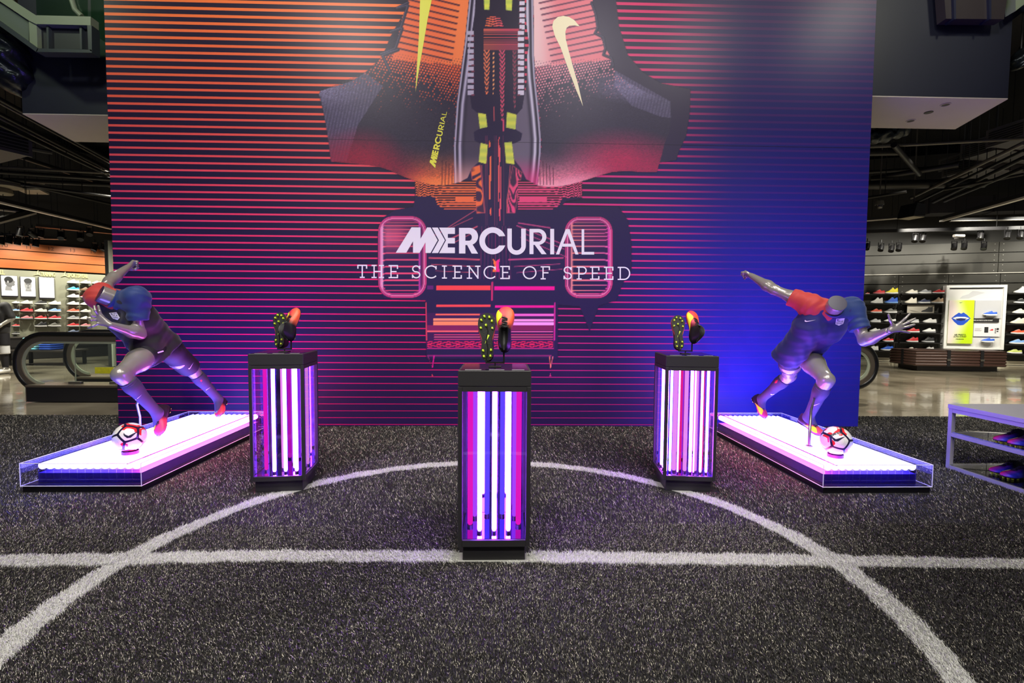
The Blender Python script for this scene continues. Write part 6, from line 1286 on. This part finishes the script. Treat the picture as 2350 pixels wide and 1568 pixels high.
# upper landing of the escalator over the beam, beside the striped wall
LG = mat('green_lit_steel', rgb(134, 146, 120), .45, noise=.1, nscale=3); DG = mat('slate_steel', rgb(52, 60, 62), .45, noise=.1, nscale=3)  # upper escalator steel and glass carry the green light in their colour
t = thing('upper_escalator', 'green-lit steel underside of an upper escalator beside the striped wall', 'escalator', at_y(90, 118, 6.15)); YE = 6.15
def pp(P, name, m, y0=YE, th=.12, par=None):
    mb = MB(); mb.prism([at_y(x, y, y0) for x, y in P], (0, th, 0)); return mb.build(name, m, par or t, world=True)
pp([(-70, -45), (-30, -45), (20, -5), (84, 36), (84, 56), (66, 47), (0, 3), (-70, -40)], 'top_flange', LG)
pp([(-70, -40), (0, 5), (66, 48), (66, 97), (0, 48), (-70, 0)], 'web_panel', mat('sage_steel_panel', rgb(96, 108, 96), .5), YE+.05)
pp([(-70, -2), (0, 48), (88, 111), (84, 120), (0, 60), (-70, 12)], 'bottom_flange', DG)
pp([(66, 47), (84, 56), (86, 113), (68, 99)], 'stiffener', LG, YE+.02)
pp([(84, 35), (208, 38), (208, 58), (84, 55)], 'landing_flange', LG)
pp([(84, 56), (205, 59), (205, 113), (86, 112)], 'landing_panel', mat('dark_slate_panel', rgb(40, 44, 48), .5), YE+.08)
pp([(86, 111), (210, 114), (211, 121), (82, 119)], 'landing_rail', DG); pp([(200, 58), (210, 58), (211, 119), (203, 113)], 'end_post', DG)
for x in (106, 182): pp([(x, 57), (x+5, 57), (x+6, 113), (x+2, 113)], 'mullion', DG, YE+.03)
pp([(80, -60), (200, -60), (200, 37), (84, 34)], 'glass_pane', pane('green_lit_glass', (.62, .80, .66), .12), YE+.05, .01)
mb = MB(); mb.tube([at_y(163, -50, YE+.03), at_y(165, 0, YE+.03), at_y(172, 22, YE+.03), at_y(188, 38, YE+.03)], .03, 8); mb.build('newel_edge', LG, t, world=True, smooth=60)
pp([(207, -40), (213, -40), (213, 75), (210, 75)], 'glass_fin', pane('green_lit_glass', (.62, .80, .66), .12), YE+.05, .3)
# frame over the bulkhead by the blue wall
t = thing('landing_framework', 'dark navy steel frame with brown panel above the bulkhead by the blue wall', 'frame panel', at_y(2160, 50, 5.7)); YE = 5.65
NS = mat('navy_steel', rgb(36, 40, 62), .4, .2)
pp([(2150, -60), (2163, -60), (2171, 50), (2156, 52)], 'post', NS); pp([(2156, 42), (2304, 44), (2350, 12), (2420, -30), (2420, -14), (2350, 26), (2308, 57), (2157, 54)], 'bottom_rail', NS)
pp([(2163, -60), (2320, -60), (2304, 44), (2171, 43)], 'panel', mat('brown_dark_panel', rgb(52, 46, 48), .4), YE+.07); 
for x in (2187, 2268): pp([(x, -60), (x+7, -60), (x+7, 44), (x+3, 44)], 'mullion', NS, YE+.04)
pp([(2330, -60), (2420, -60), (2420, -30), (2350, 10), (2331, 25)], 'sage_panel', LG, YE+.05)
# crinkled foil ducts
PIPE0 = mat('black_pipe', rgb(30, 29, 29), .45, .2); FOIL = mat('crinkled_black_foil', rgb(40, 46, 50), .3, .6, bump=.9, bscale=14)
def foil(label, pts, r):
    P = [at_y(x, y, Y) for x, y, Y in pts]; t = thing('foil_duct', label, 'duct', P[0]); ms = grow([(P[i], P[i+1], r, r) for i in range(len(P)-1)], .03, .08, post=lambda F, G: F+.018*np.sin(G[0]*31+np.sin(G[2]*27)*2)+.014*np.sin(G[2]*44+G[1]*29)); part(ms, 'wrap', FOIL, t); MB().tube([P[-1], (P[-1].x, P[-1].y, 6.6)], .01, 5).build('hanger', PIPE0, t, world=True)
foil('crinkled dark foil duct beneath the upper escalator', [(-60, 60, 6.4), (10, 120, 6.5), (30, 165, 6.6), (40, 182, 6.7)], .22)
foil('crinkled blue-black foil duct beside the bulkhead by the blue wall', [(2420, 60, 6.2), (2375, 110, 6.2), (2342, 142, 6.2)], .10)
foil('crinkled foil duct tucked under the bulkhead by the blue wall', [(1985, 318, 8.0), (2030, 308, 8.0), (2075, 296, 8.2)], .11)
# pipes and cable trays: (x1, y1, x2, y2, height, radius)
PIPE = mat('black_pipe', rgb(30, 29, 29), .45, .2); PALE = mat('grey_conduit', rgb(92, 88, 82), .4, .3)
pipes = [(0, 228, 262, 372, 4.4, .035, 0), (0, 237, 262, 380, 4.4, .02, 1), (0, 262, 262, 397, 4.3, .03, 0), (0, 272, 262, 403, 4.3, .02, 1), (0, 286, 262, 408, 4.2, .03, 0), (30, 275, 262, 392, 4.35, .02, 1), (0, 384, 262, 398, 4.2, .03, 1), (0, 395, 262, 412, 4.1, .04, 0), (0, 410, 262, 470, 4.0, .03, 0), (60, 415, 262, 425, 4.3, .05, 0), (110, 432, 262, 452, 3.9, .03, 0), (0, 345, 262, 430, 4.8, .05, 0), (0, 330, 120, 350, 5.0, .05, 0),
         (1985, 338, 2350, 318, 4.5, .03, 1), (1985, 352, 2072, 350, 4.4, .055, 0), (2062, 345, 2110, 400, 4.35, .05, 0), (2050, 402, 2200, 378, 4.5, .06, 0), (1990, 425, 2260, 420, 4.3, .10, 0), (2110, 445, 2350, 328, 4.2, .035, 1), (2130, 452, 2350, 345, 4.2, .03, 0), (2160, 455, 2350, 362, 4.15, .04, 0), (2190, 452, 2350, 385, 4.1, .04, 0), (2220, 425, 2350, 400, 4.1, .03, 0), (2000, 395, 2150, 385, 4.8, .04, 0), (1985, 455, 2080, 440, 3.9, .03, 0), (2120, 440, 2230, 395, 4.4, .02, 1)]
for x1, y1, x2, y2, z, r, pale in pipes:
    P, Q_ = at_z(x1, y1, z), at_z(x2, y2, z)
    if max(P.length, Q_.length) > 26: continue
    dd = (Q_-P).normalized(); P2 = P-dd*.4; t = thing('ceiling_pipe', ('grey conduit' if pale else 'black pipe')+' slung under the dark ceiling beside the '+('striped' if x1 < 1000 else 'blue')+' wall', 'pipe', P, group=('grey conduits' if pale else 'black pipes')+' under the ceiling by the '+('striped' if x1 < 1000 else 'blue')+' wall')
    MB().tube([P2, Q_], r, 8).build('run', PALE if pale else PIPE, t, world=True, smooth=60)
    mid = (P+Q_)/2; MB().tube([mid, (mid.x, mid.y, 6.6)], .008, 5).build('hanger', PIPE, t, world=True)
# ventilation boxes with louvred mouths
def duct(label, gx, gy, w_, h_, Y, L_, tilt=.5):
    p = at_y(gx, gy, Y); t = thing('ventilation_duct', label, 'duct', p, tilt); s = 1
    MB().box((0, -w_/2, 0), (L_, w_/2, h_)).build('casing', mat('duct_brown_grey', rgb(66, 60, 60), .5), t); MB().box((-.03, -w_/2-.02, -.02), (0, w_/2+.02, h_+.02)).build('flange', mat('duct_flange', rgb(84, 83, 82), .5, .2), t)
    MB().box((-.034, -w_/2+.03, .03), (-.030, w_/2-.03, h_-.03)).build('mouth', BLACK, t)
    for k in range(6): z = .05+k*(h_-.09)/5; MB().box((-.05, -w_/2+.03, z), (-.033, w_/2-.03, z+.012)).build('louver', mat('duct_flange', rgb(84, 83, 82), .5, .2), t)
    MB().tube([(L_*.6, 0, h_), (L_*.6, 0, 6.6-p.z)], .012, 5).build('hanger', PIPE, t)
for lab, gx, gy, w_, h_, Y, L_ in (('brown-grey ventilation duct, highest of the row by the blue wall', 2309, 325, .62, .30, 9.2, 2.2), ('brown-grey ventilation duct, second of the row by the blue wall', 2244, 355, .62, .30, 10.2, 2.6), ('brown-grey ventilation duct, third of the row by the blue wall', 2202, 396, .70, .30, 11.0, 1.6), ('brown-grey ventilation duct, lowest and smallest by the blue wall', 2181, 386, .5, .26, 12.0, .8)): duct(lab, gx, gy, w_, h_, Y, L_, .15)
duct('grey louvred ventilation duct under the ceiling by the striped wall', 14, 345, .6, .36, 8.3, 1.8, 2.7)
mb = MB().box((0, 0, 0), (5.5, .5, .42)); p = at_y(2120, 490, 13.0); o = thing('air_handling_duct', 'long dark rectangular ventilation trunk above the dark shoe wall', 'duct', p, -.22); mb.build('casing', mat('trunk_black', rgb(38, 34, 35), .5), o)
for k in range(4): MB().box((.1+k*1.5, -.012, -.012), (.14+k*1.5, .512, .432)).build('joint_band', PIPE, o)
# pale ceiling baffles and speaker discs near the portraits wall
for k, (P, z) in enumerate((([(58, 417), (88, 417), (103, 424), (76, 424)], 4.6), ([(38, 436), (90, 436), (113, 447), (62, 446)], 4.4))):
    V = [at_z(x, y, z) for x, y in P]; t = thing('ceiling_baffle', ('small' if k == 0 else 'larger')+' pale flat baffle under the dark ceiling by the striped wall', 'baffle', V[0]); MB().prism(V, (0, 0, .04)).build('board', mat('pale_baffle', rgb(168, 164, 148), .6), t, world=True)
for k, (x, y, r) in enumerate(((22, 432, .22), (4, 446, .18))):
    p = at_y(x, y, 10.5); t = thing('ceiling_speaker', ('wide' if k == 0 else 'narrow')+' round beige ceiling speaker by the striped wall', 'speaker', p); MB().lathe([(r*.5, .16), (r*.9, .10), (r, .02), (r*.9, 0), (r*.3, -.01)], 24).build('bowl', mat('speaker_beige', rgb(140, 132, 116), .6), t, smooth=50); MB().tube([(0, 0, .15), (0, 0, 6.6-p.z)], .01, 5).build('stem', PIPE, t)
# suspended rails with pale faces: (x1,y1,Y1, x2,y2,Y2, height of face)
BARM = mat('white_rail_face', rgb(206, 200, 188), .4); BARD = mat('rail_dark_body', rgb(34, 33, 34), .45)
bars = [(-10, 464, 9.5, 258, 527, 13.2, .05, 'long pale-edged hanging rail running beside the orange planks'), (-10, 482, 10.5, 79, 491, 11.5, .05, 'short hanging rail meeting the bracing rail in a point'), (79, 491, 11.5, -10, 515, 10.2, .07, 'bracing rail angled back from the hanging rails'), (82, 521, 12.5, 258, 537, 13.6, .025, 'thin copper-edged track above the orange planks'), (75, 548, 13, 150, 550, 13, .02, 'bent copper conduit below the lamps, level end'), (2160, 509, 12.5, 2365, 452, 9.2, .07, 'pale tapering hanging rail above the dark shoe wall'), (2180, 508, 12.8, 2365, 505, 12.2, .03, 'thin pale hanging rail above the dark shoe wall'), (1985, 508, 12.0, 2062, 502, 12.0, .03, 'short pale rail end by the blue wall'), (1985, 535, 12.6, 2365, 526, 12.0, .03, 'black lamp track above the dark shoe wall'), (-10, 541, 12.4, 92, 548, 12.8, .03, 'black lamp track in front of the orange planks')]
for x1, y1, Y1, x2, y2, Y2, h_, lab in bars:
    P, Q_ = at_y(x1, y1, Y1), at_y(x2, y2, Y2); t = thing('hanging_rail', lab, 'rail', P); dark = 'black' in lab
    M = frame((P+Q_)/2-P, Q_-P, (0, 0, 1)); Ln = (Q_-P).length/2; MB().box((-Ln, -.04, 0), (Ln, .04, h_+.05), M).build('body', BARD, t); MB().box((-Ln, -.043, -.004), (Ln, .043, h_*.5), M).build('face', BARD if dark else (mat('copper_edge', rgb(150, 106, 82), .35, .4) if 'copper' in lab else BARM), t)
    for f in (.2, .8): q = P.lerp(Q_, f)-P; MB().tube([q+Vector((0, 0, h_)), q+Vector((0, 0, 6.6-P.z-q.z))], .006, 4).build('hanger', PIPE, t)
# track spotlights
HOUS = mat('spot_housing_black', rgb(24, 23, 24), .35, .3); LENS = glow('lamp_lens', (1, .95, .85), 14.0)
def spot_proto():
    h = MB().lathe([(.03, .10), (.052, .085), (.06, .03), (.066, -.07), (.066, -.09), (.058, -.088)], 16).build('housing', HOUS, smooth=40).data; y = MB().box((-.078, -.012, -.02), (-.068, .012, .14)).box((.068, -.012, -.02), (.078, .012, .14)).box((-.078, -.012, .13), (.078, .012, .145)).tube([(0, 0, .14), (0, 0, .22)], .012, 6).build('yoke', HOUS).data; l = MB().lathe([(.055, -.082), (.050, -.080)], 16).build('lens', LENS).data; d = MB().lathe([(.055, -.082), (.050, -.080)], 16).build('lens', BLACK).data
    for ob in list(bpy.data.objects):
        if ob.type == 'MESH' and ob.data in (h, y, l, d): bpy.data.objects.remove(ob)
    return h, y, l, d
SPH, SPY, SPL, SPD = spot_proto()
def spot(px_, py_, Y, lit, tx_, lab, grp):
    p = at_y(px_, py_, Y); t = thing('track_spotlight', lab, 'spotlight', p, 0, grp)
    if (px_, py_) == (47, 533): MB().tube([(0, 0, .2), (0, 0, 6.6-p.z)], .008, 5).build('drop_rod', PIPE, t)
    y = bpy.data.objects.new('yoke', SPY); COL.objects.link(y); y.parent = t
    h = bpy.data.objects.new('housing', SPH); COL.objects.link(h); h.parent = t; h.rotation_euler = (tx_[0], tx_[1], 0)
    l = bpy.data.objects.new('lens', SPL if lit else SPD); COL.objects.link(l); l.parent = h
for x, y, Y, lit in ((4, 553, 12.4, 1), (22, 551, 12.4, 1), (41, 554, 12.4, 0), (61, 555, 12.5, 0), (83, 558, 12.5, 0), (47, 533, 11.8, 0), (94, 537, 12.6, 0), (140, 541, 12.2, 1), (185, 544, 12.4, 1), (206, 533, 12.4, 0), (218, 569, 13.4, 0), (240, 569, 13.4, 0)):
    spot(x, y, Y, lit, (-.5 if x > 100 else -.15, -.35 if 100 < x < 210 else .1), ('lit' if lit else 'unlit')+' black track spotlight above the orange planks', ('lit' if lit else 'unlit')+' spotlights over the sage shoe wall')
spot(74, 537, 12.0, 1, (1.2, .25), 'lit black spotlight turned to shine straight out from the orange planks', None)
for x, y, Y, lit in ((1990, 566, 13.2, 0), (2022, 569, 13.2, 1), (2046, 571, 13.2, 0), (2063, 569, 13.2, 0), (2100, 548, 12.4, 1), (2118, 548, 12.4, 0), (2190, 566, 13.0, 0), (2213, 565, 13.0, 0), (2258, 566, 13.0, 0), (2250, 543, 12.2, 0), (2312, 541, 12.0, 0), (2342, 540, 12.0, 0)):
    spot(x, y, Y, lit, (-.3, .45), ('lit' if lit else 'unlit')+' black track spotlight above the dark shoe wall', ('lit' if lit else 'unlit')+' spotlights over the dark shoe wall')
# dome camera, projector, grey sensor
p = at_y(2018, 474, 10.5); t = thing('dome_camera', 'white-rimmed dome security camera on a drop rod by the blue wall', 'camera', p); MB().lathe([(.03, .14), (.075, .12), (.085, .06), (.085, .03)], 20).build('housing', mat('camera_grey', rgb(96, 94, 90), .4), t, smooth=40); MB().lathe([(.07, .03), (.066, -.01), (.045, -.04), (.01, -.052)], 20).build('dome', mat('smoked_dome', rgb(50, 48, 50), .06, 0, .8), t, smooth=60); MB().tube([(0, 0, .13), (.02, 0, 6.6-p.z)], .012, 6).build('drop_rod', PALE, t)
p = at_y(2092, 500, 11.0); t = thing('ceiling_projector', 'black box projector hanging on a pole by the blue wall', 'projector', p, .25); MB().prism([(-.20, -.18, 0), (.16, -.18, .02), (.16, -.18, .28), (-.10, -.18, .30)], (0, .36, 0)).build('casing', mat('projector_black', rgb(30, 30, 33), .4), t); MB().box((-.19, -.17, -.012), (.15, .17, .0)).build('underside', mat('projector_underside', rgb(150, 142, 124), .6), t); MB().tube([(.05, 0, .28), (.05, 0, 2.0)], .015, 6).build('pole', PALE, t)
p = at_y(2200, 543, 12.6); t = thing('wall_sensor', 'small pale grey sensor hanging between the spotlights of the dark shoe wall', 'sensor', p); MB().cbox((-.13, -.05, -.02), (.14, .05, .05), .012).build('casing', mat('sensor_grey', rgb(190, 184, 176), .4), t); MB().lathe([(.05, -.07), (.055, -.02)], 14, Matrix.Translation((-.05, 0, 0))).build('eye', mat('sensor_eye', rgb(120, 116, 112), .3), t)
# post standing by the end of the orange planks
pa = at_y(250, 627, 12.2); t = thing('steel_post', 'dark steel sign post by the end of the orange planks', 'post', (pa.x, 12.2, 0)); top = at_y(249, 553, 12.2).z
MB().box((-.05, -.05, 0), (.03, .05, top)).build('upright', mat('post_dark', rgb(40, 40, 40), .4), t); MB().box((.032, -.045, 0), (.07, .045, top)).build('edge_strip', mat('post_pale', rgb(150, 152, 140), .4), t); MB().box((-.05, -.05, top), (.35, .05, top+.02)).build('cap', mat('post_dark', rgb(40, 40, 40), .4), t)
